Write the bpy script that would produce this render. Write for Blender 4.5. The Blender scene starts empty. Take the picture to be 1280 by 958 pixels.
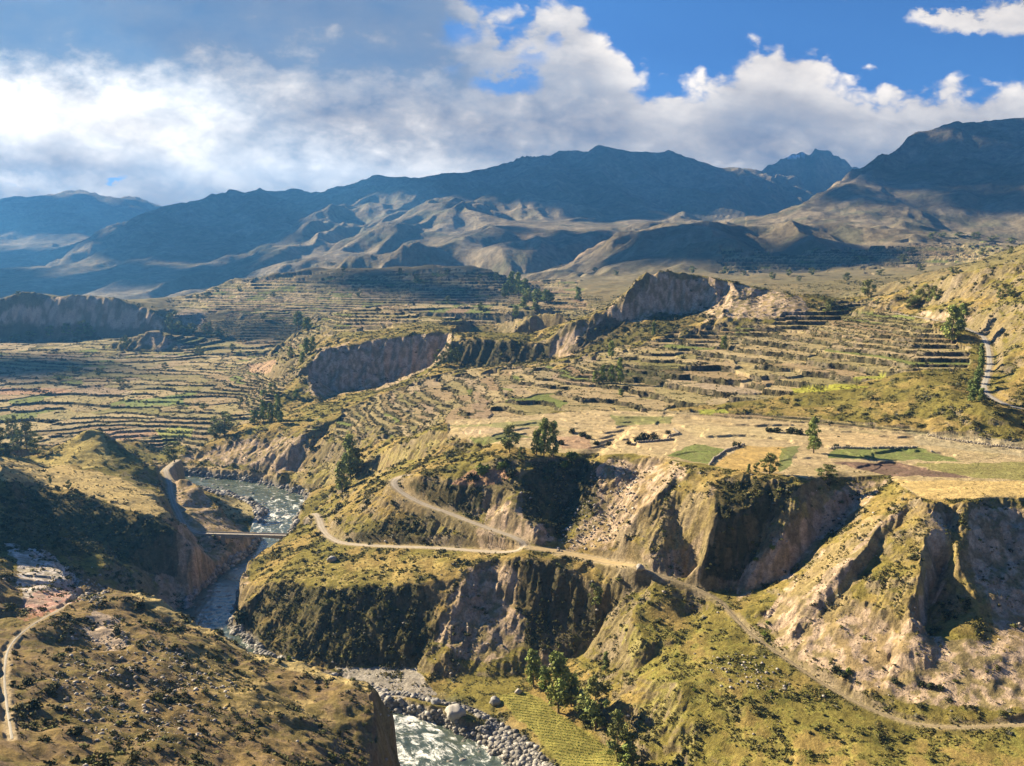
import bpy, math, random, time
import numpy as np
from mathutils import Vector
from mathutils.geometry import delaunay_2d_cdt
T0 = time.time()
rng = np.random.default_rng(7); random.seed(7)
S = bpy.context.scene; COL = S.collection
QUALITY = 1.0            # terrain mesh density

# ------------------------------------------------------------------ camera, sky, sun, exposure
FPX = 1108.0; HOR = 330.0                       # focal length in photo pixels, horizon row in the photo
PITCH = math.atan((479 - HOR) / FPX)
cam_d = bpy.data.cameras.new('camera'); cam = bpy.data.objects.new('camera', cam_d); COL.objects.link(cam)
cam_d.sensor_width = 36; cam_d.lens = FPX / 1280 * 36; cam_d.clip_start = 0.5; cam_d.clip_end = 40000
cam.location = (0, 0, 0); cam.rotation_euler = (math.pi / 2 - PITCH, 0, 0); S.camera = cam
SUN_AZ, SUN_EL = math.radians(-61), math.radians(26)      # azimuth from +Y, clockwise positive
sd = Vector((math.sin(SUN_AZ) * math.cos(SUN_EL), math.cos(SUN_AZ) * math.cos(SUN_EL), math.sin(SUN_EL)))
sl = bpy.data.lights.new('sun', 'SUN'); sl.energy = 5.0; sl.angle = math.radians(0.5); sl.color = (1, .83, .56)
so = bpy.data.objects.new('sun', sl); COL.objects.link(so); so.rotation_euler = sd.to_track_quat('Z', 'Y').to_euler()
S.view_settings.view_transform = 'Standard'; S.view_settings.look = 'None'
S.view_settings.exposure = 1.7; S.view_settings.gamma = 1
S.cycles.max_bounces = 5; S.cycles.diffuse_bounces = 2; S.cycles.glossy_bounces = 2; S.cycles.transmission_bounces = 2
S.cycles.volume_bounces = 0; S.cycles.use_denoising = True

class NT:                                        # small node helper
    def __init__(s, tree): s.t = tree; s.n = tree.nodes; s.l = tree.links
    def node(s, typ, **kw):
        n = s.n.new(typ)
        for k, v in kw.items(): setattr(n, k, v)
        return n
    def put(s, sock, v):
        if hasattr(v, 'is_linked') or isinstance(v, bpy.types.NodeSocket): s.l.new(v, sock)
        else: sock.default_value = v
    def m(s, op, a, b=None, c=None, clamp=False):
        n = s.node('ShaderNodeMath', operation=op, use_clamp=clamp)
        for i, v in enumerate((a, b, c)):
            if v is not None: s.put(n.inputs[i], v)
        return n.outputs[0]
    def mix(s, f, a, b, blend='MIX'):
        n = s.node('ShaderNodeMix', data_type='RGBA', blend_type=blend)
        s.put(n.inputs[0], f)
        for i, v in ((6, a), (7, b)):
            s.put(n.inputs[i], tuple(v) + (1,) if isinstance(v, tuple) and len(v) == 3 else v)
        return n.outputs[2]
    def sm(s, x, a, b, o0=0.0, o1=1.0):
        n = s.node('ShaderNodeMapRange', interpolation_type='SMOOTHSTEP')
        s.put(n.inputs[0], x); n.inputs[1].default_value = a; n.inputs[2].default_value = b
        n.inputs[3].default_value = o0; n.inputs[4].default_value = o1
        return n.outputs[0]
    def noise(s, vec, scale, detail=6, rough=.55, dist=0.0, col=False):
        n = s.node('ShaderNodeTexNoise'); s.l.new(vec, n.inputs['Vector'])
        n.inputs['Scale'].default_value = scale; n.inputs['Detail'].default_value = detail
        n.inputs['Roughness'].default_value = rough; n.inputs['Distortion'].default_value = dist
        return n.outputs['Color' if col else 'Fac']

def pix2tan(px, py):
    u = (px - 640) / FPX; v = (479 - py) / FPX
    h = math.cos(PITCH) + v * math.sin(PITCH)
    return u / h, (v * math.cos(PITCH) - math.sin(PITCH)) / h    # x/y, z/y

def build_world():
    w = bpy.data.worlds.new('World'); S.world = w; w.use_nodes = True
    N = NT(w.node_tree); N.n.clear()
    out = N.node('ShaderNodeOutputWorld'); bg = N.node('ShaderNodeBackground')
    sky = N.node('ShaderNodeTexSky', sky_type='NISHITA', sun_disc=False)
    sky.sun_elevation = SUN_EL; sky.sun_rotation = SUN_AZ; sky.altitude = 3600; sky.air_density = 1.0; sky.dust_density = .3; sky.ozone_density = 2.0
    tc = N.node('ShaderNodeTexCoord'); sep = N.node('ShaderNodeSeparateXYZ'); N.l.new(tc.outputs['Generated'], sep.inputs[0])
    x, y, z = sep.outputs
    yy = N.m('MAXIMUM', y, .25)
    X0 = N.m('DIVIDE', x, yy); Z0 = N.m('DIVIDE', z, yy)
    def add(*a):
        r = a[0]
        for b in a[1:]: r = N.m('ADD', r, b)
        return r
    mul = lambda a, k: N.m('MULTIPLY', a, k)
    ctr = lambda n, k: N.m('MULTIPLY', N.m('SUBTRACT', n, .5), k)
    # direction as two angles-like numbers: A runs across the view, B is 0 at 16 degrees up and 330 at the horizon
    A = add(mul(X0, 1118.0), 640.0); B = N.m('SUBTRACT', 330.0, mul(Z0, 1160.0))
    cmb = N.node('ShaderNodeCombineXYZ'); N.l.new(mul(A, .01), cmb.inputs[0]); N.l.new(mul(B, .015), cmb.inputs[1]); P = cmb.outputs[0]
    cm2 = N.node('ShaderNodeCombineXYZ'); N.l.new(mul(A, .008), cm2.inputs[0]); N.l.new(add(mul(B, .030), mul(A, -.004)), cm2.inputs[1]); PW = cm2.outputs[0]
    n1 = N.noise(P, .9, 7, .6, .1); n2 = N.noise(P, 2.2, 6, .62, .1); n3 = N.noise(PW, .8, 6, .58, .3); n4 = N.noise(P, .42, 4, .5)
    wv = N.node('ShaderNodeVectorMath', operation='ADD'); N.l.new(P, wv.inputs[0]); wn = N.node('ShaderNodeTexNoise'); N.l.new(P, wn.inputs['Vector']); wn.inputs['Scale'].default_value = 2.0; wn.inputs['Detail'].default_value = 6
    wm = N.node('ShaderNodeVectorMath', operation='MULTIPLY'); N.l.new(wn.outputs['Color'], wm.inputs[0]); wm.inputs[1].default_value = (.5, .5, 0); N.l.new(wm.outputs[0], wv.inputs[1])
    def billow(scale):
        v = N.node('ShaderNodeTexVoronoi', feature='SMOOTH_F1'); N.l.new(wv.outputs[0], v.inputs['Vector']); v.inputs['Scale'].default_value = scale; v.inputs['Detail'].default_value = 3; v.inputs['Roughness'].default_value = .55; v.inputs['Smoothness'].default_value = .6
        return v.outputs['Distance']
    b1 = billow(1.6)
    An = add(A, ctr(n1, 150)); Bn = add(B, ctr(n2, 60))
    def blob(px, py, rx, ry, aa=None, bb=None):
        a = N.m('DIVIDE', N.m('SUBTRACT', aa or An, float(px)), float(rx)); b = N.m('DIVIDE', N.m('SUBTRACT', bb or Bn, float(py)), float(ry))
        return N.m('EXPONENT', mul(N.m('ADD', mul(a, a) if False else N.m('MULTIPLY', a, a), N.m('MULTIPLY', b, b)), -1.0))
    # upper edge of the cloud bank along the view
    tr = N.node('ShaderNodeValToRGB'); N.l.new(N.m('DIVIDE', add(A, ctr(n1, 60)), 1280.0), tr.inputs[0]); el = tr.color_ramp.elements; tr.color_ramp.interpolation = 'B_SPLINE'
    prof = [(0, -260), (520, -240), (560, -60), (620, 10), (690, -30), (740, -30), (790, 62), (860, 84), (905, 46), (955, 16), (1010, 34), (1045, 76), (1100, 84), (1160, 78), (1220, 70), (1280, 62)]
    el[0].position = 0; el[1].position = 1
    for i, (px, r) in enumerate(prof):
        e_ = el[0] if i == 0 else el[len(el) - 1] if i == len(prof) - 1 else el.new(px / 1280)
        g = (r + 300) / 500; e_.color = (g, g, g, 1)
    top = N.m('SUBTRACT', N.m('MULTIPLY', tr.outputs[0], 500.0), 300.0)
    depth = add(N.m('SUBTRACT', B, top), ctr(n2, 46), mul(N.m('SUBTRACT', .42, b1), 62))          # how far below the upper edge
    bank = N.sm(depth, -7, 20)
    gaps = add(mul(blob(640, 105, 46, 16), .95), mul(blob(590, 45, 36, 20), .8), mul(blob(700, 48, 30, 16), .75), mul(blob(668, 75, 30, 14), .5), mul(blob(165, 227, 15, 6), .8), mul(blob(60, 232, 70, 7), .5), mul(blob(560, 85, 26, 16), .5))
    gaps = N.sm(add(gaps, ctr(n2, 1.1)), .30, .85)
    small = N.sm(add(mul(blob(1148, 26, 46, 13), 1.0), mul(blob(1268, 22, 56, 24), 1.25), mul(blob(1195, 38, 40, 9), .55), mul(blob(1050, 8, 40, 8), .3), ctr(n2, .9)), .30, .86)
    cov = N.m('MAXIMUM', N.m('MULTIPLY', bank, N.m('SUBTRACT', 1.0, mul(gaps, .85))), small)
    # brightness: lit tops, grey undersides, the thick dark deck at upper left, the glow under it
    lit = N.m('SUBTRACT', 1.0, mul(N.sm(depth, 6, 110), .30))
    dark = add(mul(blob(300, 8, 330, 62), .85), mul(blob(120, 40, 190, 44), .35), mul(blob(500, 60, 90, 46), .35), mul(blob(650, 110, 90, 40), .14), mul(blob(50, 208, 110, 16), .26), mul(blob(900, 165, 330, 42), .12), mul(blob(820, 8, 60, 10), .3), mul(blob(420, 170, 120, 40), .10))
    glow = add(mul(blob(70, 132, 240, 56), .85), mul(blob(320, 205, 330, 44), .50), mul(blob(500, 215, 90, 26), .22), mul(blob(740, 70, 110, 50), .16), mul(blob(30, 225, 40, 10), .3))
    shade = add(ctr(n3, .42), ctr(n2, .42), mul(N.m('SUBTRACT', .45, b1), .34), ctr(n4, .35))
    br = add(mul(lit, .80), N.m('MULTIPLY', mul(dark, -.60), add(.85, mul(shade, -1.0))), mul(glow, .62), mul(shade, .9), .03)
    br = add(mul(br, 1.0), mul(N.m('MAXIMUM', N.m('SUBTRACT', .16, br), 0.0), .8))
    br = N.m('MAXIMUM', br, N.m('MULTIPLY', small, add(.80, mul(shade, .5))))
    ramp = N.node('ShaderNodeValToRGB'); N.l.new(br, ramp.inputs[0])
    e = ramp.color_ramp.elements
    e[0].position = 0.0; e[0].color = (.048, .075, .145, 1); e[1].position = 1.0; e[1].color = (.86, .75, .62, 1)
    for p, c in ((.25, (.130, .130, .155, 1)), (.5, (.285, .255, .235, 1)), (.75, (.53, .465, .395, 1))):
        k = e.new(p); k.color = c
    skyc = N.mix(1.0, sky.outputs[0], (.022, .038, .060), 'MULTIPLY')
    # the deck lies ahead, over the mountains; higher up and behind, the sky is clear
    band = N.m('MULTIPLY', N.sm(y, .30, .62), N.sm(z, .30, .44, 1, 0))
    fac = N.m('MULTIPLY', cov, band)
    fac = N.m('MULTIPLY', fac, N.sm(z, -.06, -.01))
    N.l.new(N.mix(fac, skyc, ramp.outputs[0]), bg.inputs[0]); bg.inputs[1].default_value = .70
    N.l.new(bg.outputs[0], out.inputs[0])
build_world()
S.world.cycles.sampling_method = 'MANUAL'; S.world.cycles.sample_map_resolution = 512

# ------------------------------------------------------------------ terrain breaklines
# Every point is (photo column, photo row, d): d > 0 is the distance ahead of the viewpoint in metres, d < 0 its height below the viewpoint.
def P3(px, py, d):
    a, b = pix2tan(px, py)
    y = d if d > 0 else d / b
    return (a * y, y, b * y)
LINES = []          # world polylines
def L(*pts, back=None):
    w = [P3(*p) for p in pts]; LINES.append(w)
    if back:
        for dy, dz in back: LINES.append([(x * (1 + dy / y), y + dy, z - dz) for x, y, z in w])
def W(*pts): LINES.append([tuple(map(float, p)) for p in pts])
# river centre line and half width
RIVC = [P3(*p) for p in ((640, 1120, -181), (590, 1000, -180.6), (540, 940, -180.2), (505, 919, -179.8), (455, 905, -179.4), (400, 880, -179.1), (345, 856, -178.8), (296, 828, -178.4), (264, 795, -178.1),
        (258, 775, -177.8), (272, 745, -177.2), (293, 719, -176.8), (324, 699, -176.3), (340, 678, -175.9), (346, 656, -175.4), (360, 638, -175), (352, 623, -174.6), (320, 614, -174.2), (285, 607, -173.8), (240, 601, -173), (150, 597, -172), (0, 592, -171), (-250, 590, -170))]
RIVW = [26, 23, 19, 16, 12, 11, 10, 10, 10, 11, 12, 10, 10, 9, 11, 14, 18, 19, 18, 16, 15, 15, 15, 15]
# near hillside under the viewpoint
W((-8, 4, -3), (0, 4, -3), (8, 4, -3)); W((-40, 30, -27), (0, 30, -27), (40, 30, -26)); W((-100, 90, -58), (-40, 90, -66), (0, 90, -70), (60, 90, -68), (90, 90, -62))
L((-300, 958, 105), (-120, 958, 130), (0, 958, 150), (120, 958, 160), (230, 958, 172), (340, 958, 190), (400, 958, 203), (462, 958, 222))
L((-100, 880, 185), (0, 880, 190), (120, 880, 205), (250, 890, 215), (400, 900, 235), (463, 895, 246))
L((-100, 800, 240), (0, 790, 248), (60, 775, 268), (110, 765, 285), (200, 800, 275), (330, 850, 265))
L((100, 738, 325), (135, 730, 328), (165, 742, 322), (200, 755, 315), (235, 775, 306), (260, 790, 299), (300, 807, 291), (330, 818, 286), (365, 830, 281), (400, 843, 275), (440, 851, 268), (465, 857, 264), (469, 862, 262),
  back=((14, 9), (34, 30)))
L((469, 862, 262), (471, 890, 251), (470, 925, 236), (466, 958, 222))
W((-36, 262, -160), (-34, 240, -158), (-30, 215, -150)); W((-20, 290, -178), (-10, 250, -176), (0, 210, -165), (10, 150, -120))
W((60, 200, -150), (120, 200, -140), (200, 190, -130)); W((40, 255, -172), (100, 240, -152), (180, 225, -146)); 
# saddle with the slide, gully and the hillside on the left
L((-120, 690, 395), (0, 690, 372), (20, 683, 378), (60, 700, 372), (100, 728, 340))
L((20, 683, 378), (15, 720, 335), (30, 760, 290), (0, 790, 248))
L((60, 706, 384), (110, 726, 392), (150, 742, 400), (190, 764, 412), (225, 785, 425))
L((-260, 520, 560), (-140, 540, 520), (-60, 562, 480), (0, 585, 465), (30, 611, -121), (60, 606, -126), (95, 612, -128), (130, 625, -131), (180, 643, -136), (215, 655, -140), (223, 663, -143))
L((0, 640, 425), (60, 650, 440), (120, 670, 448), (180, 690, 452), (215, 705, 458)); 
L((-60, 560, 545), (0, 574, -118), (50, 588, -127), (100, 600, -131), (150, 610, -133.5), (190, 622, -136.5), (212, 640, -139.5))
L((25, 573, 590), (58, 570, 592), (85, 553, 599), (105, 540, 605), (115, 536, 607), (125, 539, 607), (140, 548, 604), (160, 560, 600), (182, 576, 594), (205, 598, 585), back=((22, 13), (55, 27)))
L((45, 578, 572), (80, 581, 566), (120, 585, 564), (160, 597, 560), (195, 612, 548), (208, 622, 540)); L((121, 541, 605), (134, 565, 584), (140, 582, 572))
L((-100, 552, 640), (0, 558, 650), (40, 562, 660)); L((216, 700, 468), (222, 735, 452), (224, 768, 438))
# gorge below the bridge, road cut, second knoll by the river
L((226, 668, 511), (245, 674, 513), (280, 676, 516), (304, 684, 520)); L((236, 700, -166), (262, 702, -170), (285, 704, -172.5))
L((215, 596, 585), (235, 597, 583), (250, 604, 578), (262, 622, 570), (285, 650, 556), (305, 665, 548), back=((14, 14),))
L((232, 640, 540), (260, 655, 532), (300, 667, 528)); L((218, 634, 549), (229, 657, 523), (245, 667, 517))
L((272, 618, -173), (300, 624, -173), (325, 636, -173.4), (318, 650, -173.2), (290, 640, -172.4))
L((160, 590, -166), (215, 586, -167), (250, 588, -168), (300, 595, -169), (335, 598, -170))
# far bank, slope up to the plateau
L((330, 599, -171), (360, 606, -172), (396, 618, -172))
L((345, 590, -163), (380, 603, -163))
L((640, 556, -98.5), (600, 541, -99), (560, 541, -102), (520, 552, -112), (480, 566, -127), (440, 577, -144), (400, 583, -158), (370, 590, -165))
L((600, 565, -107), (560, 570, -111), (520, 578, -121), (470, 590, -140), (430, 600, -155))
L((398, 632, -151), (430, 613, -142), (470, 599, -130), (500, 594, -119), (530, 588, -114), (570, 580, -108), (620, 571, -102)); L((398, 641, 585), (430, 622, 578), (468, 606, 552))
# the promontory: rim, cliff foot, road benches
L((396, 640, -151), (384, 650, -153), (350, 672, -155), (325, 690, -157), (309, 702, -158), (303, 722, -162), (300, 745, -166), (300, 762, -168))
L((384, 662, -172), (350, 690, -173.5), (318, 712, -174.5), (300, 740, -176), (286, 780, -177.5))
L((300, 762, -168), (312, 745, -161), (330, 732, -157), (360, 722, -154), (400, 735, -152.5), (440, 731, -150.5), (480, 729, -149), (530, 729, -147), (562, 724, -145), (590, 706, -140), (620, 696, -138), (650, 694, -135.5), (690, 700, -135), (720, 714, -138), (745, 738, -145), (765, 762, -152))
L((300, 775, -174), (330, 790, -172), (400, 780, -164), (470, 775, -161), (540, 770, -158), (585, 762, -155), (600, 770, -158), (620, 745, -152), (680, 760, -154), (720, 790, -163))
L((284, 797, -178), (330, 817, -178), (380, 832, -177.8), (430, 838, -177.3), (500, 843, -176.8), (560, 848, -176.3), (620, 850, -175.5), (670, 845, -174.5), (708, 830, -171), (742, 805, -166))
L((345, 692, -154.5), (400, 704, -150.5), (450, 703, -148), (500, 703, -146), (560, 700, -141.5), (620, 693, -137)); 
L((420, 838, -177.2), (470, 836, -177), (520, 840, -176.8), (535, 866, -178.3), (470, 868, -178.8))
ROAD_LOW = [(262, 669, 516), (300, 669, 515), (345, 670, 513), (372, 668, 512.5), (388, 659, 520), (382, 650, 527), (384, 643, 529), (393, 640, 524), (399, 648, 510), (402, 660, 490), (410, 671, 472), (425, 679, 458), (445, 681, 451), (480, 683, 443), (550, 685, 432), (600, 689, 421), (635, 691, 413), (655, 689, 409), (664, 684, 410), (656, 676, 416), (640, 670, 421), (620, 664, 427), (590, 653, 438), (560, 641, 449), (530, 631, 459), (510, 621, 468), (495, 611, 477), (489, 603, 485), (492, 597, 491), (502, 594, 493), (520, 594, 486)]
ROAD_NEAR = [(664, 685, 409), (690, 688, 409), (720, 693, 405), (760, 703, 394), (798, 708, -133)]
TRACK = [(798, 708, -133), (815, 716, -134), (850, 728, -136.5), (880, 739, -138.5), (900, 750, -140), (915, 768, -142), (940, 795, -144.5), (975, 818, -146), (1010, 843, -148), (1060, 873, -150), (1100, 893, -151), (1150, 908, -151), (1200, 910, -149.5), (1290, 905, -147), (1400, 900, -145)]
ROAD_VALLEY = [(222, 575, 640), (205, 588, 603), (212, 600, 588), (213, 614, 572), (218, 632, 551), (225, 645, 535), (229, 657, 523), (240, 665, 518), (262, 669, 516)]
ROAD_HILL = [(1120, 392, 740), (1150, 397, 700), (1185, 403, 662), (1208, 411, 642), (1230, 420, 622), (1236, 438, 592), (1237, 458, 562), (1231, 478, 538), (1229, 489, 522), (1245, 501, 506), (1270, 510, 492), (1330, 522, 475)]
PATH_NEAR = [(15, 925, 176), (8, 880, 196), (5, 845, 214), (8, 815, 230), (20, 798, 240), (45, 778, 262), (75, 762, 285), (110, 742, 315)]
# note: the first three points of ROAD_LOW are the bridge deck
L(*[p for p in ROAD_LOW[3:]]); L(*ROAD_NEAR); L(*TRACK); L(*ROAD_VALLEY[1:]); L(*ROAD_HILL)
# bluff above the road: dark cliff, nose, two bowls, ribs
L((505, 600, -119), (520, 598, -116), (560, 597, -113), (600, 604, -113.5)); L((530, 622, 464), (560, 630, 456), (595, 640, 446))
L((660, 574, 458), (648, 600, 449), (632, 625, 441), (618, 643, 436), (608, 655, 433)); L((640, 640, 430), (668, 655, 420), (675, 676, 414))
L((735, 578, 461), (725, 600, 455), (712, 640, 440), (700, 668, 423)); L((752, 574, 453), (750, 600, 445), (735, 640, 430), (722, 672, 417))
L((800, 590, 442), (775, 615, 434), (757, 645, 424), (740, 676, 411)); L((765, 670, 409), (778, 688, 398))
L((860, 584, -95), (835, 607, -102), (800, 634, -111.5), (781, 660, -120), (783, 690, -129)); L((864, 592, 410), (834, 619, -106), (804, 647, -116), (790, 674, -126), (789, 700, -131.5))
L((885, 587, -95), (893, 620, -102.5), (890, 650, -111), (880, 690, -123), (872, 725, 372)); L((932, 596, 396), (930, 640, 375), (916, 692, 371), (905, 720, 369))
L((1008, 604, -96.5), (978, 635, -106), (950, 665, -116), (925, 705, -129), (905, 738, -138.8))
L((1060, 590, -96), (1020, 613, -100.5), (1000, 640, -106.5), (975, 675, -117), (945, 715, -130.5), (920, 740, -138.8))
L((1100, 598, -97.3), (1060, 640, -109), (1020, 680, -120), (980, 720, -131.5), (945, 745, -139.2))
L((1120, 602, -96), (1085, 640, -105), (1040, 685, -117), (990, 735, -130), (960, 775, -141))
L((1122, 660, -106.5), (1080, 710, -119.3), (1030, 765, -132.8)); L((1108, 650, -104), (1060, 705, -117.3), (1010, 755, -130.8))
L((1152, 628, -96), (1163, 665, -104.3), (1152, 720, -115.8), (1128, 790, -132))
L((1186, 632, -97.5), (1184, 690, -112.8), (1168, 740, -125), (1143, 800, -137.5))
L((1204, 632, -96.3), (1194, 672, -106), (1192, 715, -116.3), (1217, 770, -127.5), (1256, 795, -131.5))
L((1280, 640, -99.5), (1280, 700, -115), (1290, 780, -131)); L((1400, 640, -100), (1400, 760, -125), (1400, 850, -139))
L((960, 782, -141.7), (1000, 815, -143.8), (1060, 850, -145.7), (1130, 872, -146.2), (1220, 876, -144.5), (1300, 872, -142.5)); L((1120, 800, -135.5), (1200, 812, -135), (1260, 815, -134))
RIM = [(640, 556, -101.5), (662, 571, -101.5), (700, 570, -101.5), (738, 571, -102), (752, 569, -100), (790, 570, -98.8), (830, 573, -96.8), (860, 582, -95), (885, 585, -95), (930, 592, -95), (975, 597, -95), (1008, 602, -95), (1035, 592, -96), (1060, 589, -96), (1095, 594, -95.8), (1118, 600, -95.6), (1135, 614, -95.5), (1150, 625, -95.5), (1200, 629, -95), (1240, 622, -95), (1295, 622, -95), (1420, 620, -94)]
L(*RIM, back=((3, -.4),))
# slope under the bench and the track, dell with the trees, riverside field
L((700, 712, -138), (740, 730, -142.5), (790, 735, -141)); L((740, 790, -161), (790, 760, -144), (830, 742, -139.5)); L((800, 800, -150), (860, 770, -146), (888, 756, -141))
L((760, 832, -164), (800, 850, -158.5), (850, 850, -152), (900, 850, -150.5)); L((850, 800, -149), (900, 800, -147), (925, 800, -146))
L((700, 850, -173), (740, 900, -173), (775, 950, -173), (800, 1000, -173)); L((800, 905, -167), (850, 905, -161), (950, 900, -155), (1050, 905, -152)); L((850, 958, -170), (900, 958, -165), (1000, 958, -158.5), (1100, 958, -155), (1280, 958, -151), (1420, 958, -148))
L((570, 872, -177.5), (625, 868, -175.8), (642, 898, -176), (668, 920, -176.2), (700, 958, -176.2), (760, 1040, -176)); L((660, 862, -174.8), (720, 905, -174.8), (772, 945, -174.8), (800, 1000, -174.8)); L((560, 872, -178.5), (610, 895, -178.6), (650, 930, -178.8), (680, 958, -179))
# plateau and the terraces that climb behind it
L((1420, 560, -92), (1280, 562, -93), (1150, 546, -93), (1000, 532, -93.5), (880, 522, -93.5), (760, 516, -95), (640, 521, -98), (560, 527, -102.5))
L((560, 500, -104), (620, 490, -96), (700, 481, -92), (760, 483, -90), (850, 484, -86.5), (950, 492, -83.5), (1050, 494, -81), (1150, 502, -79), (1228, 506, -76))
L((752, 455, -80), (770, 453, -79), (800, 455, -78.5), (846, 459, -77)); L((738, 480, -89), (800, 478, -87.5), (850, 474, -83))
L((680, 456, -88), (740, 441, -80), (800, 431, -72.5), (850, 420, -65.5), (900, 425, -67.5), (950, 420, -62), (1000, 411, -56), (1050, 396, -47), (1080, 383, -42), (1110, 373, 870))
L((900, 456, -76), (1000, 451, -70), (1080, 441, -63), (1150, 441, -59)); L((1130, 410, -48), (1160, 402, -42)); L((1130, 470, -70), (1190, 480, -70), (1225, 492, -74))
L((1040, 372, 930), (1080, 372, 930), (1120, 366, 880), (1150, 355, 800), (1176, 346, 745), (1200, 338, 715), (1240, 331, 690), (1290, 327, 665), (1420, 300, 650), back=((40, 12), (150, 55)))
L((1150, 385, 745), (1200, 375, 690), (1250, 378, 640), (1300, 390, 590)); L((1246, 440, 585), (1285, 430, 560)); L((1250, 475, 540), (1290, 480, 515)); L((1140, 392, 725), (1180, 397, 670), (1212, 404, 646))
# the long bluff in the middle
L((562, 424, 900), (575, 421, 905), (600, 421, 895), (640, 425, 885), (672, 428, 875), (692, 420, 872), (715, 406, 872), (738, 394, 874), (760, 387, 876), (785, 367, 880), (798, 347, 888), (808, 338, 892), (830, 340, 892), (870, 343, 890), (910, 350, 880), (940, 357, 870), (970, 362, 862), (1000, 368, 852), (1030, 373, 850), back=((25, 3), (110, 30)))
L((560, 453, 893), (600, 459, 876), (640, 456, 866), (700, 448, 856), (740, 440, 830), (775, 431, 822), (810, 424, 815), (850, 416, 815), (890, 410, 815), (920, 408, 805), (950, 402, 800), (1000, 396, 800), (1035, 388, 815))
L((742, 424, 856), (765, 414, 860), (785, 402, 866), (800, 394, 871), (830, 390, 874), (870, 386, 871), (900, 382, 858), (915, 380, 850)); L((880, 418, 800), (905, 395, 822), (915, 380, 845))
L((393, 444, 930), (402, 434, 942), (430, 432, 942), (460, 425, 946), (500, 419, 950), (540, 415, 950), (562, 418, 935), back=((20, 0),))
L((388, 494, 908), (420, 491, 908), (450, 488, 912), (500, 479, 920), (540, 463, 926), (558, 454, 920)); L((385, 470, 900), (360, 470, 930), (350, 450, 1000))
L((335, 445, 1080), (370, 420, 1120), (400, 401, 1150), (440, 386, 1160), (470, 384, 1160), (500, 388, 1150), (525, 392, 1140), (560, 396, 1130), (620, 402, 1100), back=((60, 12), (160, 35)))
L((420, 418, 1020), (470, 410, 1020), (520, 405, 1020), (580, 406, 1000)); L((640, 405, 1000), (660, 396, 1010), (676, 391, 1015), (700, 396, 1000), (712, 400, 990), back=((40, 14),)); L((640, 420, 930), (700, 402, 930))
# lower fan, river terrace cliff and the terraced plain on the left
L((572, 464, -98.5), (520, 476, -106.5), (490, 496, -113), (440, 516, -125), (400, 530, -132)); L((600, 500, -100), (560, 510, -107), (500, 525, -117), (450, 540, -128), (410, 556, -142), (388, 566, -151))
L((228, 566, -160), (250, 560, -156), (280, 552, -150), (305, 545, -145), (322, 533, -139), (345, 530, -136), (382, 540, -136.5)); L((228, 577, -166.5), (260, 582, -166.5), (300, 586, -166.5), (340, 590, -165), (372, 590, -163))
L((340, 515, -140.5), (380, 508, -136), (420, 502, -131), (450, 494, -126))
L((-200, 560, -148), (0, 560, -150), (60, 550, -151), (150, 552, -155), (200, 566, -163)); L((-200, 545, -147), (0, 540, -148), (120, 535, -149.5), (220, 543, -152), (290, 530, -146)); L((-200, 520, -146), (0, 520, -146), (100, 517, -145.5), (250, 522, -144), (330, 515, -141))
L((-200, 490, -140), (0, 490, -140), (150, 490, -139), (300, 494, -138)); L((-200, 460, -134), (0, 460, -134), (150, 461, -131), (300, 470, -132)); L((330, 470, -128), (350, 480, -128))
L((-200, 440, 1300), (0, 440, 1290), (120, 436, 1290), (155, 438, 1270), (178, 420, 1290), (190, 411, 1300), (205, 417, 1295), (235, 435, 1280), (260, 445, 1250), (330, 445, 1200)); 
L((-200, 424, 1465), (0, 425, 1465), (60, 427, 1465), (120, 424, 1458), (165, 420, 1445), (205, 420, 1430), (240, 424, 1420), (330, 424, 1420), (385, 415, 1400))
L((-200, 372, 1520), (-60, 378, 1500), (0, 373, 1500), (25, 368, 1500), (45, 367, 1500), (65, 373, 1500), (85, 371, 1495), (110, 369, 1492), (135, 374, 1485), (160, 379, 1478), (185, 387, 1465), (200, 397, 1450), (208, 408, 1440))
L((120, 376, 1540), (150, 376, 1560), (190, 379, 1560), (215, 387, 1540), (260, 390, 1530), (320, 393, 1530), (390, 394, 1510)); W((-1200, 1800, -80), (-700, 1750, -70), (-800, 2300, -110), (-1500, 2300, -110))
L((205, 374, 1720), (250, 366, 1820), (275, 355, 1860), (290, 345, 1870), (302, 349, 1870), (318, 352, 1870), (335, 344, 1900), (355, 341, 1910), (375, 343, 1910), (398, 335, 1950), (420, 336, 1950), (450, 333, 1950), (520, 332, 1920), (580, 332, 1880), (612, 335, 1840), (628, 347, 1790), back=((80, 30), (300, 120)))
L((230, 385, 1600), (300, 381, 1620), (400, 378, 1610), (500, 378, 1560), (600, 380, 1500)); L((300, 366, 1720), (400, 356, 1760), (500, 354, 1740), (600, 354, 1700)); L((400, 392, 1380), (500, 386, 1350), (600, 392, 1300))
L((640, 366, 1640), (662, 376, 1480), (700, 376, 1420), (722, 390, 1240), (760, 384, 1250)); L((670, 362, 1800), (720, 352, 1870), (760, 350, 1880)); 
L((960, 356, 1500), (1050, 366, 1300), (1100, 361, 1220)); L((940, 346, 1800), (1100, 346, 1700), (1200, 336, 1620), (1290, 326, 1550))
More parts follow.
